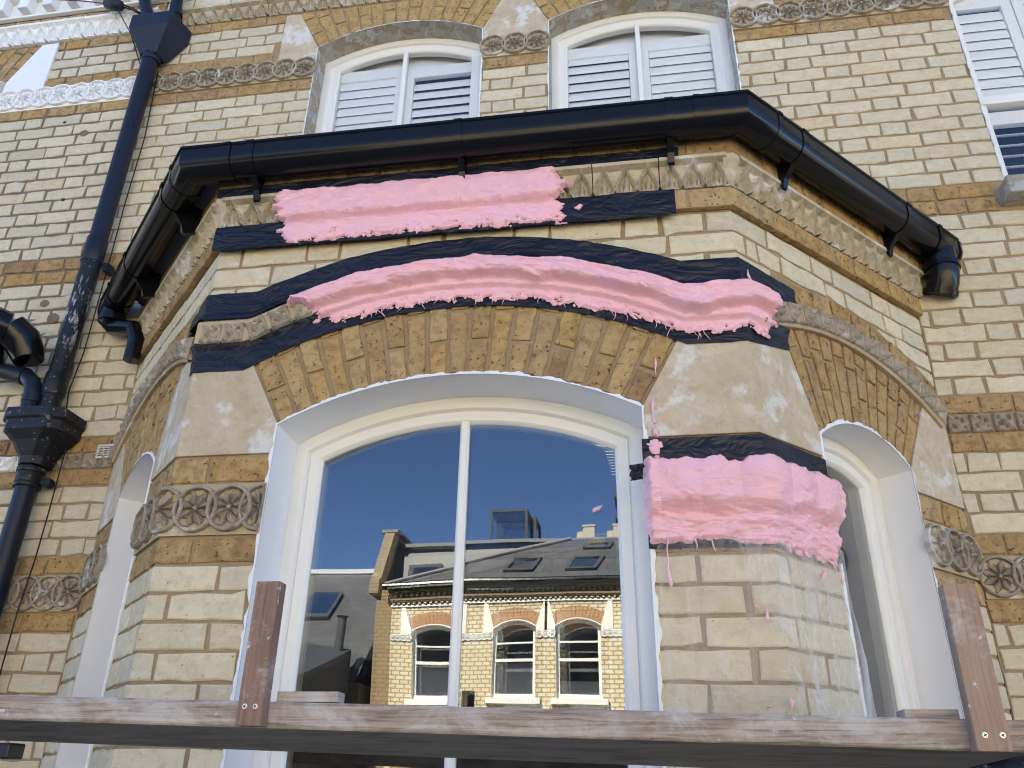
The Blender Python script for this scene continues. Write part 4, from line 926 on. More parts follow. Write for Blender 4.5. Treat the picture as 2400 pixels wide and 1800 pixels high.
m = MB(); m.box(-1.619, -1.555, -.004, -.002, .629, .669); m.build('vent_back', 'screw_slot', v)
for k in range(4): m = MB(); m.box(-1.619, -1.555, -.011, -.005, .634+k*.0095, .638+k*.0095); m.build('slat', 'vent_cream', v)
for k in range(2): m = MB(); m.box(-1.600+k*.022, -1.597+k*.022, -.010, -.005, .629, .669); m.build('slat', 'vent_cream', v)

# ------------------------------------------------------------------ tape
def strip(name, S, zlo, zhi, d, label, rows=9, wr=.0025, seed=0, edge=.0025, parent=None, mat='tape_black'):
    m = MB(); P = []
    for j in range(rows):
        t = j/(rows-1); row = []
        for s in S:
            a, b = zlo(s), zhi(s); z = a+(b-a)*t
            if j in (0, rows-1): z += edge*nz(s*23, seed, j*3.)
            w = wr*(1+fbm(s*9, z*40, seed, 4))+.0035*max(0, nz(s*5+z*30, z*14, seed+5))**2
            row.append(bend(s, (d(s, z) if callable(d) else d)+w, z, 0))
        P.append(row)
    m.grid(P); return m.build(name, mat, parent, smooth=False, label=label, cat='tape' if label else None, group='black masking tape strips' if label else None, solid=.0012)
def srange(a, b, st=.012):
    n = int((b-a)/st); S = [a+(b-a)*k/n for k in range(n+1)]; S += [c for c in (-W, W) if a < c < b]
    return sorted(s for s in S if not any(0 < abs(s-c) < .004 for c in (-W, W)))
strip('tape_strip', srange(-W+.0, .672), lambda s: 1.214+.004*nz(s*2), lambda s: 1.250+.004*nz(s*3, 5), .050, 'thin black tape strip just under the gutter above the upper pink band', 6, .002, 1)
strip('tape_strip', srange(-W-.0, .652), lambda s: 1.014, lambda s: 1.108, .026, 'wide black tape strip below the upper pink band and leaf course', 9, .003, 2)
strip('tape_strip', srange(-W-.16, W+.25, .01), lambda s: zR(s, 1.470)+(.012 if s < -W else 0)+(max(0, s-W)*-.05), lambda s: zR(s, 1.562)+(-.02*(abs(s)-W)/.16 if s < -W else 0)-max(0, s-W)*.06, lambda s, z: .005+.016*sstep(zR(s, 1.50), zR(s, 1.472), z)*(1 if abs(s) < W+.1 else 0), 'wide black tape strip arched over the top of the hood mould', 11, .003, 3)
strip('tape_strip', srange(-W-.03, W+.18, .01), lambda s: zR(s, 1.315)+(.03*max(0, s-W)/.18), lambda s: zR(s, 1.398), lambda s, z: .006+.012*sstep(zR(s, 1.375), zR(s, 1.398), z), 'black tape strip curving along the underside of the pink arch above the brick voussoirs', 9, .002, 4)
strip('tape_strip', srange(.512, W+.268, .01), lambda s: .225, lambda s: .306+(-.006*max(0, s-W)/.25), .008, 'black tape strip under the springer stone above the pink pier mould', 8, .0015, 5)
strip('tape_strip', srange(.515, W+.268, .01), lambda s: .012, lambda s: .06, .008, 'thin black tape strip along the lower edge of the pink pier mould', 5, .0015, 6)
m = MB(); P = [[(.478+.034*i/6+(.003*math.sin(j*2) if i == 0 else 0), -D-.006-.004*nz(i*.7, j*.9)-.004*(1-i/6), .190+.043*j/6+(.006*(i/6))) for i in range(7)] for j in range(7)]; m.grid(P)
m.build('tape_strip', 'tape_black', label='small crumpled tape tab sticking out over the window frame', cat='tape', group='black masking tape strips', solid=.001)

# ------------------------------------------------------------------ pink silicone
def ridged(x, y, z, o=4):
    v = 0; a = .5; f = 1.
    for _ in range(o): v += a*(1-abs(nz(x*f, y*f, z+_*7))*2); a *= .5; f *= 2.1
    return v
def goo(name, s0, s1, z0, z1, hfun, base, label, st=.0022, soft=.0, zof=None, minh=-.0035):
    ns = int((s1-s0)/st); nzz = int((z1-z0)/st); V = []; H = []; m = MB()
    for j in range(nzz+1):
        for i in range(ns+1):
            s = s0+(s1-s0)*i/ns; t = z0+(z1-z0)*j/nzz; z = zof(s, t) if zof else t
            h = hfun(s, t); H.append(h); V.append(bend(s, base(s, t)+max(h, minh), z, soft))
    F = []; used = {}
    for j in range(nzz):
        for i in range(ns):
            q = (j*(ns+1)+i, j*(ns+1)+i+1, (j+1)*(ns+1)+i+1, (j+1)*(ns+1)+i)
            if max(H[k] for k in q) > -.002: F.append(tuple(used.setdefault(k, len(used)) for k in q))
    m.add([V[k] for k in used], F); return m.build(name, 'silicone_pink', smooth=True, label=label, cat='silicone mould', group='pink silicone moulds')
def rag(x, y, sd, a): return a*(fbm(x, y, sd, 5))+a*.5*nz(x*4, y*4, sd+3)
def h1(s, z):
    zt = 1.218+rag(s*9, 2, 1, .004); zb = 1.022+rag(s*22, z*25, 2, .012)+.008*nz(s*3.1, 7)-.006*sstep(-.1, .1, s); xl = -.615+.05*max(0, 1.12-z)/.08*.6+rag(z*40, s*6, 3, .03); xr = (.300 if z > 1.095 else .318)+rag(z*45, s*10, 4, .034)+(.02*math.sin((z-1.10)*38) if z > 1.10 else 0)
    e = min(zt-z, z-zb, s-xl, xr-s)
    if e < -.01: return -.01
    body = sstep(-.002, .010, e); up = sstep(1.078, 1.106+.006*nz(s*7, 3), z)
    th = .0055+.017*up*(.6+.4*math.sin(math.pi*min(1, max(0, (1.22-z)/.13))))
    th += up*(.006*fbm(s*16, z*20, 5)+.009*(ridged(s*9, z*16, 6)-.55)+.0022*(ridged(s*38, z*70, 7, 3)-.5))+(1-up)*(.003*fbm(s*20, z*50, 8)+.003*ridged(s*30, z*90, 9, 3))
    if z < 1.07 and rag(s*30, z*70, 14, 1.) > .34+16*(z-1.035)+.5*max(0, nz(s*2.3, 31)): return -.006
    return -.004+body*(th+.002)
goo('silicone_mould', -.70, .36, 1.0, 1.26, h1, lambda s, z: .0325+.0145*sstep(1.092, 1.115, z), 'flat pink silicone smear over the leaf band below the gutter')
def h2(s, t):                       # t: radius of the arch
    rt = 1.488+rag(s*8, 3, 21, .007)+.006*nz(s*5, 9)-.02*sstep(-.40, -.55, s); rb = 1.340+rag(s*26, t*30, 22, .015)+.012*sstep(.35, .75, s)+.05*sstep(-.33, -.50, s); xl = -.525+rag(t*40, s*9, 23, .035)+.9*max(0, 1.47-t)*1.2; xr = W+.088+rag(t*40, s*9, 24, .03)
    e = min(rt-t, t-rb, s-xl, xr-s)
    if e < -.01: return -.01
    body = sstep(-.002, .012, e); cre = 1.404+.014*nz(s*6.5, 4)+.010*nz(s*15, 8); up = sstep(cre-.007, cre+.012, t)
    hump = math.sin(math.pi*min(1, max(0, (t-cre+.01)/(.11))))
    th = .005+up*(.015+.017*hump**.8*(1+.25*nz(s*4, 11)))+up*(.020*(ridged(s*5+t*6, t*20, 25, 5)-.55)+.0028*(ridged(s*30+t*9, t*70, 27, 3)-.5))+.004*fbm(s*25, t*40, 26)
    th += .014*up*math.exp(-((t-cre-.016)/.010)**2)*(.6+.7*nz(s*9, 5))
    if t < 1.372 and rag(s*32, t*70, 34, 1.) > .34+10*(t-1.345): return -.006
    return -.004+body*(th+.002)
goo('silicone_mould', -.58, W+.15, 1.31, 1.53, h2, lambda s, t: .016+.014*sstep(1.375, 1.39, t)*(1-sstep(1.455, 1.47, t)), 'thick pink silicone roll following the arched hood mould over the main window', .0022, .035, lambda s, t: zR(s, t)-.008)
def h3(s, z):
    zt = .246+rag(s*14, 4, 41, .016)+.006*nz(s*14, 3)-.014*sstep(W-.02, W+.1, s); zb = .022+rag(s*20, z*18, 42, .012)-.012*sstep(.68, .78, s)-.008*sstep(W, W+.2, s); xl = .512+rag(z*30, s*9, 43, .006); xr = W+.255+rag(z*30, s*9, 44, .007)+.012*math.sin((z-.02)*13)
    e = min(zt-z, z-zb, s-xl, xr-s)
    if e < -.012: return -.01
    body = sstep(-.002, .018, e); cre = .098+.018*nz(s*11, 2)+.014*abs(math.sin(s*22+.6)); up = sstep(cre-.022, cre+.016, z)
    th = .012+up*(.026+.012*math.sin(math.pi*min(1, max(0, (z-cre)/.15)))) + .008*(1-up)*sstep(.03, .06, z)
    rc = abs(((s-.55) % .1)-.05)/.05; th += up*.008*(1-rc*rc)
    th += up*(.007*(ridged(s*5, z*7, 45, 2)-.5)+.006*max(0, ridged(s*11+z*7, z*15, 49, 3)-.72)*3)+(1-up)*.017*(ridged(s*6, z*26, 50, 4)-.5)+.0025*(ridged(s*28, z*50, 47, 3)-.5)+.005*fbm(s*9+4, z*9, 48, 2)+.004*fbm(s*22, z*30, 46)+.006*math.exp(-((z-cre-.02)/.012)**2)*(.5+nz(s*16, 6))
    return -.004+body*max(.004, th)
goo('silicone_mould', .49, W+.31, -.01, .285, h3, lambda s, z: .010, 'pink silicone block wrapped round the pier between the main and right windows', .0022, .05)
# drips and splashes
def drip(pts, rs, label, flat=.55):
    m = MB(); P = [Vector(p) for p in pts]; m.tube(P, rs, 10); return m.build('silicone_drip', 'silicone_pink', smooth=True, label=label, cat='silicone drip', group='stray pink silicone drips')
def dF(pts, rs, lab, d=.010): return drip([FF.p(x, d, z) for x, z in pts], rs, lab)
def dR(pts, rs, lab, d=.014): return drip([FR.p(x, d, z) for x, z in pts], rs, lab)
dF([(.563, .545), (.562, .53), (.560, .505), (.561, .49)], [.001, .0035, .0018, .0006], 'short pink streak high on the right springer stone')
dF([(.549, .425), (.547, .405), (.545, .385), (.548, .36), (.549, .348)], [.0006, .0045, .003, .0022, .004], 'long pink drip on the springer stone beside the window edge')
def blob(cx, cz, rx, rz, lab, sd, fr=FF, d=.010, hh=.008, ang=0.):
    m = MB(); n = 40; rings = [[fr.p(cx, d+hh, cz)]*n]
    for q in (.3, .6, .85, 1.0):
        r = []
        for k in range(n):
            a = 2*math.pi*k/n; f = q*(1+.5*nz(math.cos(a)*2.2+sd, math.sin(a)*2.2, sd)+.22*nz(math.cos(a)*7, math.sin(a)*7, sd)); x, z = rx*f*math.cos(a), rz*f*math.sin(a)
            r.append(fr.p(cx+x*math.cos(ang)-z*math.sin(ang), d+hh*(1-q**2.2)*(1+.5*nz(x*150, z*150, sd))-(.003 if q == 1 else 0), cz+x*math.sin(ang)+z*math.cos(ang)))
        rings.append(r)
    m.grid(rings, 0, True); m.build('silicone_drip', 'silicone_pink', smooth=True, label=lab, cat='silicone drip', group='stray pink silicone drips')
blob(.546, .282, .021, .020, 'smeared pink blob on the tape above the pier mould', 3.3); blob(.550, .325, .008, .018, 'small pointed pink dab where the springer stone meets the tape', 7.1); blob(.549, .252, .008, .006, 'tiny pink dab on the tape just under the smeared blob', 5.2)
blob(.380, .177, .016, .0065, 'pink splash stuck on the window glass', 1.7, FF, -DEPF-.021, .003, .5)
dF([(.562, .03), (.558, .005), (.560, -.02), (.557, -.04), (.560, -.062), (.562, -.078), (.562, -.09)], [.0022, .0016, .002, .003, .0045, .0055, .001], 'long pink drip hanging down the plastic sheet at the left of the pier', .022)
dF([(.779, -.138), (.778, -.152), (.776, -.165), (.779, -.170)], [.0008, .003, .0048, .001], 'pink teardrop on the plastic sheet near the pier corner', .020)
dF([(.753, -.142), (.755, -.132), (.760, -.131), (.762, -.142)], [.0006, .0012, .0014, .0006], 'thin pink hook on the plastic sheet left of the teardrop', .020)
dF([(.806, -.332), (.808, -.345), (.806, -.362)], [.0008, .004, .0008], 'pink fleck low on the pier corner just above the board', .022)
dR([(.168, -.022), (.164, -.030), (.150, -.045), (.140, -.058), (.134, -.076)], [.001, .006, .0035, .0018, .0006], 'hooked pink drip on the right slanting face of the pier', .022)
dR([(.236, -.028), (.240, -.040), (.238, -.05)], [.0008, .004, .0008], 'small pink fleck at the torn edge beside the right window', .02)
dR([(.190, .006), (.204, .002), (.216, -.006), (.214, -.028)], [.001, .003, .0022, .0006], 'stringy pink drip under the right end of the pier mould', .02); dR([(.100, .018), (.103, .006), (.112, -.002)], [.003, .005, .001], 'pink droplet hanging from the lower edge of the pier mould', .018)
dF([(.668, .028), (.670, .012), (.676, -.006)], [.002, .002, .0005], 'thin pink thread hanging below the middle of the pier mould', .02); dF([(.628, .03), (.632, .014), (.629, .004)], [.0025, .0016, .0005], 'short pink thread hanging left of the middle of the pier mould', .02)
blob(.363, 1.068, .014, .009, 'pink dab on the tape right of the upper pink band', 9.4, FF, .031, .005, .6)
dR([(.03, .79), (.022, .805), (.024, .825)], [.004, .004, .0006], 'upright pink spike on the tape at the corner of the arch mould', .014)
blob(-.44, .735, .012, .007, 'pink dab on the lower tape near the left end of the arch mould', 2.9, FF, .012, .004, .3)
rs = random.Random(11)
m = MB()
for k in range(46):                 # fine threads trailing over the lower tape
    s = rs.uniform(-.33, .70); r0 = 1.352+rs.uniform(-.006, .004); p = []; L = rs.uniform(.012, .04); a = rs.uniform(-.8, .8)
    for i in range(6): t = i/5; p.append(bend(s+a*L*t+.004*math.sin(t*5+k), .0125+.003*math.sin(t*3.1), zR(s, r0-L*t)))
    m.tube(p, [.0011]*5+[.0004], 5)
m.build('silicone_threads', 'silicone_pink', smooth=True, label='fine pink silicone threads straggling over the lower arch tape', cat='silicone threads', kind='stuff')

# ------------------------------------------------------------------ clear plastic sheet on the pier
m = MB(); P = []; N = 60
for j in range(64):
    z = .045-.85*j/63; row = []
    sr = W+.276+.12*sstep(-.10, -.55, z)*1.0
    for i in range(N+1):
        s = .535+(sr-.535)*i/N; over = max(0, s-(W+.27))
        f = .005*ridged(s*7+z*3, z*2.2, 61, 3)+.010*max(0, fbm(s*4-z*5, z*3+s*2, 62, 3))*sstep(.05, -.2, z)
        for c0, sl_, am in ((.60, -.75, .010), (.70, -.55, .012), (.83, -.10, .011), (.90, .12, .008), (.98, .1, .012), (.55, -1.3, .008)):
            f += am*math.exp(-((s-c0-sl_*(z+.0)*-1*-1)/.010)**2)*sstep(.03, -.12, z)
        row.append(bend(s, .012+f-over*.35, z, .02))
    P.append(row)
m.grid(P); m.build('plastic_sheet', 'polythene', smooth=True, label='clear crumpled plastic sheet hanging over the brick pier below the pink mould', cat='plastic sheet')

# ------------------------------------------------------------------ timber guard in front of the bay
tz = lambda x: -.396-(x+.62)*.0187; bz = lambda x: -.436-(x+.607)*.0203; fz = lambda x: -.461-(x+.675)*.0221
X = [-1.9+.1*k for k in range(39)]
m = MB(); P = []
for x in X:
    j = lambda q: .0012*nz(x*9, q)
    P.append([(x, -1.400+j(1), bz(x)+.003+j(2)), (x, -1.4015+j(1), bz(x)+.006), (x, -1.4015+j(1), tz(x)-.005), (x, -1.398, tz(x)+j(3)), (x, -1.165, tz(x)-.024), (x, -1.162, tz(x)-.03), (x, -1.162, fz(x)+.004), (x, -1.168, fz(x)), (x, -1.396, bz(x)+j(2)*.5)])
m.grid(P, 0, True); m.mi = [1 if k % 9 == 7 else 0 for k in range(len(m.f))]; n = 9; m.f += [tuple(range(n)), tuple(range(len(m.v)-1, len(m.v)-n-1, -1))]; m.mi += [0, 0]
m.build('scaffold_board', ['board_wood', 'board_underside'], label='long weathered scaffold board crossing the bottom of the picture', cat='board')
def batten(x0, x1, zb, zt, mat, label, sx):
    t = thing('batten', ((x0+x1)/2, -1.42, zb), label, 'batten', 'upright battens screwed to the board')
    m = MB(); m.box(x0, x1, -1.430, -1.4025, zb, zt); m.build('post', mat, t, bevel=.0015)
    for x in sx:
        z = zb+.029 if x < .5 else zb+.021
        m = MB(); m.tube([(x, -1.4295, z), (x, -1.4315, z), (x, -1.4322, z)], [.0042, .0042, .0034], 20); h = m.build('screw', 'steel', t)
        m = MB()
        for a in (.5, .5+math.pi/2):
            c, s_ = math.cos(a)*.0024, math.sin(a)*.0024; d = Vector((-s_*.3, 0, c*.3)); A = Vector((x-c, -1.4326, z-s_)); Bq = Vector((x+c, -1.4326, z+s_)); m.add([A-d, Bq-d, Bq+d, A+d], [(0, 1, 2, 3)])
        m.build('slot', 'screw_slot', h)
batten(-.163, -.120, -.4445, -.214, 'batten_wood', 'reddish upright batten with two screws in front of the main window', (-.150, -.132))
batten(.944, .990, -.4695, -.237, 'batten_wood_pale', 'pale brown upright batten with two screws at the right end of the board', (.957, .980))
m = MB(); m.box(-.118, -.012, -1.385, -1.35, -.4045, -.388); m.build('wood_packer', 'board_wood', label='small wood packer lying on the board beside the reddish batten', cat='wood block', bevel=.001)
m = MB(); m.box(.868, .944, -1.385, -1.34, -.427, -.411); m.build('wood_packer', 'board_wood', label='thin wood packer on the board beside the pale batten', cat='wood block', bevel=.001)
m = MB(); m.tube([(1.35, -1.50, -.412), (.86, -1.38, -.528), (.3, -1.25, -.65)], .020, 20); smooth_angle(m.build('scaffold_tube', 'pipe_black_spattered', label='dark scaffold tube slanting under the board at the bottom right corner', cat='scaffold tube'), 40)
m = MB(); m.box(-.80, -.575, -1.40, -1.36, -.497, -.472); m.build('bracket_end', 'pipe_black', label='black bracket end under the board at the left edge', cat='bracket', bevel=.003)
# ------------------------------------------------------------------ the street's other side (seen in the main window's reflection)
YO = -14.
op = thing('opposite_house', (-2, YO-2, GZ), 'sunlit brick house with three arched sash windows mirrored in the main window', 'house')
def obox(mm, x0, x1, y0, y1, z0, z1): mm.box(x0, x1, y0, y1, z0, z1)
def plate_y(mm, x0, x1, z0, z1, ops): # faces +y
    fr = Fr((0, YO, 0), 180)
    plate(mm, fr, -x1, -x0, z0, z1, [(-a, b, c, d, e) for a, b, c, d, e in ops], 0)
FO = Fr((0, YO, 0), 180)
WINS = [(-3.46, .40, .95, 2.15, .13), (-1.88, .40, .95, 2.15, .13), (-.69, .40, .95, 2.15, .13), (.75, .40, .95, 2.15, .13)]
GW = [(-3.46, .45, -1.4, -.25, .13), (-1.5, 1.0, -1.4, -.25, .25), (.75, .45, -1.4, -.25, .13)]
m = MB(); plate_y(m, -4.28, 4.2, .55, 2.98, WINS); plate_y(m, -4.28, 4.2, GZ, .55, GW); m.build('wall', 'far_brick', op, solid=.25)
m = MB(); obox(m, -4.24, 4.2, YO-8, YO-.3, GZ, 2.9); m.build('house_core', 'far_dark', op)
for wi, wop in enumerate(WINS):
    fo = (-wop[0],)+wop[1:]; cx = fo[0]
    w = frame(FO, fo, [(0, -.09), (.05, -.09), (.055, -.12), (.06, -.16)], 'far_white', op)
    P = arch_path(cx, fo[1], fo[2], fo[3], fo[4], 0, 14, 2); m = MB(); m.grid([[FO.p(x, .002, z) for x, z in P], [FO.p(x, -.12, z) for x, z in P]]); m.build('reveal', 'far_white', op)
    mid = 1.6; m = MB(); m.box(cx-.36, cx+.36, -.13, -.085, mid-.03, mid+.02, FO.p); m.box(cx-.36, cx+.36, -.14, -.095, 1.88, 1.91, FO.p); m.box(cx-.40, cx+.40, -.14, -.08, fo[2], fo[2]+.08, FO.p); m.build('sash_rail', 'far_white', w)
    pane(FO, fo, .055, -.13, cx-.35, cx+.35, 'pane_far', w)
    m = MB(); m.box(cx-.36, cx+.36, -.18, -.16, fo[2], 1.55 if wi != 2 else 1.25, FO.p); m.build('blind', 'far_blind', w)
    m = MB(); m.box(cx-.36, cx+.36, -.28, -.27, fo[2], 2.3, FO.p); m.build('dark_room', 'far_dark', w)
    m = MB(); m.box(cx-.5, cx+.5, -.05, .1, fo[2]-.1, fo[2], FO.p); m.build('window_sill', 'far_white', op)
    Rr = (fo[1]**2+fo[4]**2)/(2*fo[4]); zc = fo[3]+fo[4]-Rr; a = math.asin(fo[1]/Rr); n = 15; base = MB()
    for k in range(n):
        t0, t1 = -a+2*a*k/n+.004, -a+2*a*(k+1)/n-.004; m = MB() if k else base
        q = [(cx+r*math.sin(t), zc+r*math.cos(t)) for r, t in ((Rr+.01, t0), (Rr+.01, t1), (Rr+.24, t1), (Rr+.24, t0))]
        m.add([FO.p(x, .015, z) for x, z in q]+[FO.p(x, -.02, z) for x, z in q], [(0, 1, 2, 3), (0, 4, 5, 1), (1, 5, 6, 2), (2, 6, 7, 3), (3, 7, 4, 0)]); m.build('brick', 'far_arch', op)
    P = arch_path(cx, fo[1]+.012, fo[3], fo[3], fo[4], 0, 14, 1); P2 = arch_path(cx, fo[1]+.012, fo[3], fo[3], fo[4], -.02, 14, 1); m = MB(); m.grid([[FO.p(x, .018, z) for x, z in P], [FO.p(x, .018, z) for x, z in P2]]); m.build('arch_edge', 'far_white', op)
    for sg in (-1, 1):
        pl = [(cx+sg*.415, 2.09), (cx+sg*.62, 2.09), (cx+sg*.62, 2.62), (cx+sg*.545, 2.62), (cx+sg*.415, 2.17)]
        prism('springer_stone', FO, pl, -.02, .02, 'far_white', op, 0)
for wop in GW:
    fo = (-wop[0],)+wop[1:]; w = frame(FO, fo, [(0, .01), (.0, -.1), (.07, -.1), (.075, -.16)], 'far_white', op); pane(FO, fo, .07, -.13, fo[0]-fo[1]+.07, fo[0]+fo[1]-.07, 'pane_far', w)
    m = MB(); P = arch_path(fo[0], fo[1]+.01, fo[3], fo[3], fo[4], 0, 18, 1); P2 = arch_path(fo[0], fo[1]+.01, fo[3], fo[3], fo[4], -.24, 18, 1); m.grid([[FO.p(x, .012, z) for x, z in P], [FO.p(x, .012, z) for x, z in P2]]); m.build('arch', 'far_arch', op)
m = MB(); obox(m, -4.28, 4.2, YO, YO+.03, .60, .74); m.build('string_course', 'far_brick_brown', op)
V, F = rosette_verts(.064); fm = mesh_d('rosette', V, F, 'far_white')
for a, b in ((-4.27, -3.88), (-3.04, -2.30), (-1.46, -1.11), (-.27, .33), (1.17, 1.6)):
    m = MB(); m.box(-b, -a, 0, .012, 2.00, 2.085, FO.p); m.build('band_bed', 'far_white', op)
    n = round((b-a)/.105)
    for k in range(n): put('rosette', fm, op, FO, -(a+(b-a)*(k+.5)/n), .015, 2.02, 0, (1.02, 1, 1.02))
m = MB(); m.box(-4.2, 4.3, 0, .03, 2.62, 2.66, FO.p); m.box(-4.2, 4.3, 0, .05, 2.72, 2.75, FO.p); m.build('leaf_band', 'far_white', op)
m = MB(); obox(m, -4.3, 4.2, YO, YO+.10, 2.74, 2.80); obox(m, -4.32, 4.2, YO, YO+.14, 2.88, 2.93); m.build('cornice', 'far_brick_brown', op)
db = None
for row, (z, d) in enumerate(((2.67, .06), (2.805, .12))):
    for k in range(58):
        x = -4.26+k*.098
        if db is None: q = MB(); q.box(x, x+.045, YO, YO+d, z, z+.05); o = q.build('dentil', 'far_brick', op); db = o.data
        else: link_mesh('dentil', db, op, (x+.0225+(.05*row), YO+d/2+(.03 if row else 0), z), 0, (1, 1, 1.3 if row else 1))
m = MB(); m.tube([(-4.45, YO+.2, 2.99), (4.3, YO+.2, 2.99)], .07, 12); m.build('gutter', 'gutter_black', op)
# its hipped roof with rooflights, the set-back wall roof behind, the party wall and the glazed hatch
sl = lambda y: 3.02+(YO+.18-y)*1.05
YT = YO-.78; ZT = sl(YT)
m = MB(); m.add([(-4.42, YO+.18, 3.02), (4.3, YO+.18, 3.02), (4.3, YT, ZT), (-.86, YT, ZT)], [(0, 1, 2, 3)]); m.add([(-4.42, YO+.18, 3.02), (-.86, YT, ZT), (-.86, YT-.05, ZT), (-4.42, YO-.05, 3.0)], [(0, 1, 2, 3)]); m.build('roof', 'slate', op)
m = MB(); m.tube([(-4.42, YO+.19, 3.04), (-.86, YT+.01, ZT+.02)], .04, 8); m.build('hip_tile', 'lead', op)
m = MB(); m.add([(-4.62, YT-.02, 2.9), (6, YT-.02, 2.9), (6, YT-.22, 4.05), (-4.62, YT-.22, 4.05), (6, YO-6, 4.3), (-4.62, YO-6, 4.3)], [(0, 1, 2, 3), (3, 2, 4, 5)]); m.build('attic_roof', 'attic_lead', op)
m = MB(); m.box(-4.62, 6, YT-.25, YT-.10, 4.02, 4.09); m.build('ridge_cap', 'lead', op)
def rooflight(x, y, w, h):
    c = Vector((x, y, sl(y))); U = Vector((1, 0, 0)); Vv = Vector((0, -1, 1.05)).normalized(); N = U.cross(Vv).normalized(); N = N if N.z > 0 else -N
    m = MB(); q = lambda a, b, d: c+U*(a+b*.35)+Vv*b+N*d
    for a0, a1, b0, b1 in ((-w/2, w/2, 0, .05), (-w/2, w/2, h-.05, h), (-w/2, -w/2+.06, .05, h-.05), (w/2-.06, w/2, .05, h-.05)):
        m.hexa([q(a0, b0, 0), q(a1, b0, 0), q(a1, b1, 0), q(a0, b1, 0), q(a0, b0, .06), q(a1, b0, .06), q(a1, b1, .06), q(a0, b1, .06)])
    o = m.build('rooflight', 'far_dark', op); m = MB(); m.add([q(-w/2+.06, .05, .04), q(w/2-.06, .05, .04), q(w/2-.06, h-.05, .04), q(-w/2+.06, h-.05, .04)], [(0, 1, 2, 3)]); m.build('pane', 'pane_far', o)
rooflight(-1.85, YO+.01, .58, .44); rooflight(-.63, YO+.01, .58, .44); rooflight(-.35, YO-.50, .5, .20)
m = MB(); m.box(-4.25, -3.62, YT-.2, YT+.03, 3.18, 3.62); m.build('dormer_light', 'far_dark', op); m = MB(); m.box(-4.17, -3.70, YT+.03, YT+.045, 3.24, 3.56); m.build('dormer_pane', 'pane_far', op); m = MB(); m.box(-4.17, -3.70, YT+.031, YT+.04, 3.24, 3.40); m.build('dormer_blind', 'far_blind', op)
pw = [(YO+.1, 2.9), (YO+.1, 3.15), (YO-.02, 3.22), (YO-.62, 4.26), (YO-4, 4.26), (YO-4, 2.9)]; n = len(pw)
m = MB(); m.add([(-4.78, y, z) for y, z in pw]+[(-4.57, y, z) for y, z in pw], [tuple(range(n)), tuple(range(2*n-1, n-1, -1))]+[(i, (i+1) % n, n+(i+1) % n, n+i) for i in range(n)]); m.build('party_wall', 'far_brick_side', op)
m = MB(); m.box(-4.85, -4.5, YO-4, YO-.60, 4.26, 4.32); m.build('wall_coping', 'lead', op)
hx0, hx1, hy0, hy1 = -2.82, -1.93, YO-2.9, YO-2.0; m = MB()
for x in (hx0, hx1-.06):
    for y in (hy0, hy1-.06): m.box(x, x+.06, y, y+.06, 4.1, 5.05)
m.box(hx0, hx1, hy0, hy1, 5.05, 5.12); m.box(hx0, hx1, hy1-.06, hy1, 4.3, 4.38); m.build('glazed_hatch', 'far_dark', op)
m = MB(); m.box(hx0+.06, hx1-.06, hy1-.035, hy1-.02, 4.38, 5.05); m.build('hatch_pane', 'pane_far', op)
for x in (-.55, .07): m = MB(); m.box(x-.12, x+.12, YO-1.75, YO-1.5, 4.0, 4.5); m.box(x-.135, x+.135, YO-1.765, YO-1.485, 4.5, 4.54); m.build('chimney_pot', 'far_pot', op)
m = MB(); m.box(-4.62, -4.275, YO-.3, YO-.01, GZ, 3.0); m.build('side_pier', 'far_brick_brown', op)
hx0, hx1, hy0, hy1 = -2.85, -1.9, YO-4.2, YO-3.3; m = MB()
for x in (hx0, hx1-.06):
    for y in (hy0, hy1-.06): m.box(x, x+.06, y, y+.06, 4.36, 5.25)
m.box(hx0, hx1, hy0, hy1, 5.25, 5.32); m.box(hx0, hx1, hy1-.06, hy1, 4.4, 4.48); m.build('glazed_hatch', 'far_dark', op)
m = MB(); m.box(hx0+.06, hx1-.06, hy1-.035, hy1-.02, 4.48, 5.25); m.build('hatch_pane', 'pane_far', op)
for x in (-.78, -.12): m = MB(); m.tube([(x, YO-3.0, 4.3), (x, YO-3.0, 4.78), (x, YO-3.0, 4.80)], [.15, .13, .14], 14); m.build('chimney_pot', 'far_pot', op, smooth=False)
ch = thing('chimney_stack', (.35, YO-6, 4), 'dark chimney stack with aerials mirrored at the right of the main window', 'chimney')
m = MB(); m.box(-.05, .9, YO-7, YO-6, 3.5, 6.6); m.box(-.12, .97, YO-7.07, YO-5.93, 6.0, 6.15); m.box(-.12, .97, YO-7.07, YO-5.93, 6.6, 6.75); m.build('stack', 'far_dark', ch)
for x in (.15, .65): m = MB(); m.tube([(x, YO-6.5, 6.7), (x, YO-6.5, 7.3)], [.17, .14], 14); m.build('chimney_pot', 'far_pot', ch)
m = MB(); m.tube([(.1, YO-6.2, 6.7), (.1, YO-6.2, 8.4)], .02, 6)
for k in range(9): m.tube([(-.5+k*.12, YO-6.2-.1, 8.3-k*.02), (-.5+k*.12, YO-6.2+.1, 8.3-k*.02)], .012, 5); m.tube([(-.15-.02*k, YO-6.2, 7.4+k*.09), (.35-.02*k, YO-6.2, 7.4+k*.09)], .012, 5)
m.tube([(-.55, YO-6.2, 8.31), (.6, YO-6.2, 8.12)], .012, 5); m.build('aerial', 'far_steel', ch)
ol = thing('opposite_low_house', (-8, YO-3, GZ), 'house with low dark slate roof and rooflight mirrored at the left of the main window', 'house')
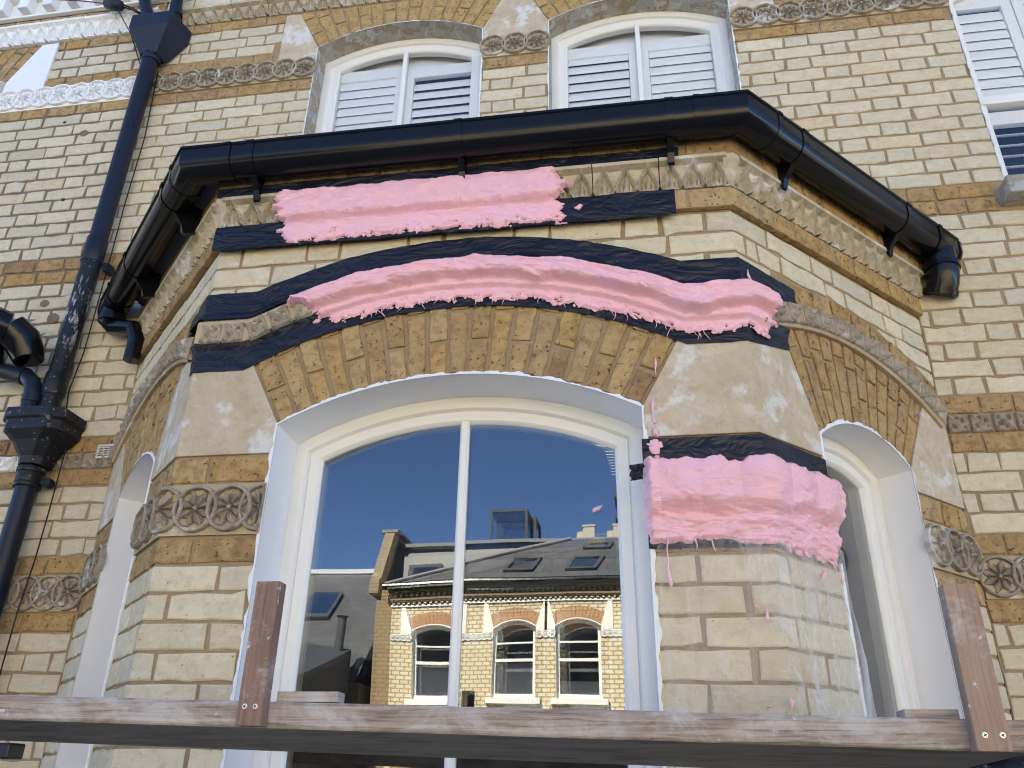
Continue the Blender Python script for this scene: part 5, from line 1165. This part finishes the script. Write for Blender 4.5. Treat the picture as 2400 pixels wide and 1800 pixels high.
m = MB(); m.add([(-14, YO+.2, 1.2), (-4.86, YO+.2, 1.2), (-4.86, YO-3.0, 4.05), (-14, YO-3.0, 4.05)], [(0, 1, 2, 3)]); m.add([(-14, YO-3.0, 4.05), (-4.86, YO-3.0, 4.05), (-4.86, YO-7, 1.2), (-14, YO-7, 1.2)], [(0, 1, 2, 3)]); m.build('roof', 'slate', ol)
m = MB(); m.box(-14, -4.86, YO-3.1, YO-2.9, 4.02, 4.12); m.build('ridge_cap', 'far_steel', ol)
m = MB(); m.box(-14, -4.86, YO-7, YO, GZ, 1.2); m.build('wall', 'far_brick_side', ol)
s2 = lambda y: 1.2+(YO+.2-y)*.89
m = MB(); x0, x1, ya, yb = -6.9, -6.2, YO-1.4, YO-2.2; m.hexa([(x0, ya, s2(ya)), (x1, ya, s2(ya)), (x1, yb, s2(yb)), (x0, yb, s2(yb)), (x0, ya+.05, s2(ya)+.08), (x1, ya+.05, s2(ya)+.08), (x1, yb+.05, s2(yb)+.08), (x0, yb+.05, s2(yb)+.08)]); o = m.build('rooflight', 'far_dark', ol)
m = MB(); m.add([(x0+.07, ya-.05, s2(ya-.05)+.13), (x1-.07, ya-.05, s2(ya-.05)+.13), (x1-.07, yb+.07, s2(yb+.07)+.13), (x0+.07, yb+.07, s2(yb+.07)+.13)], [(0, 1, 2, 3)]); m.build('pane', 'pane_far', o)
m = MB(); m.add([(-9, YO+3, GZ), (-5.0, YO+3, GZ), (-5.0, YO+.2, GZ), (-9, YO+.2, GZ), (-9, YO+3, 1.3), (-5.0, YO+3, .9), (-5.0, YO+.2, 1.75), (-9, YO+.2, 2.4)], [(0, 1, 5, 4), (1, 2, 6, 5), (4, 5, 6, 7), (0, 4, 7, 3)]); m.build('front_extension', 'far_dark', ol)
m = MB(); m.tube([(-5.2, YO+.4, 1.6), (-5.2, YO+.4, 2.35), (-5.2, YO+.4, 2.37)], [.09, .09, .13], 12); m.build('flue', 'far_dark', ol)
for k, x in enumerate((9.0,)):
    t = thing('opposite_far_house', (x, YO-3, GZ), 'plain brick house further along the other side of the street', 'house'); m = MB(); m.box(4.25, 16, YO-7, YO, GZ, 3.2); m.build('wall', 'far_brick', t); m = MB(); m.add([(4.25, YO+.2, 3.2), (16, YO+.2, 3.2), (16, YO-3.5, 5.2), (4.25, YO-3.5, 5.2)], [(0, 1, 2, 3)]); m.build('roof', 'slate', t)
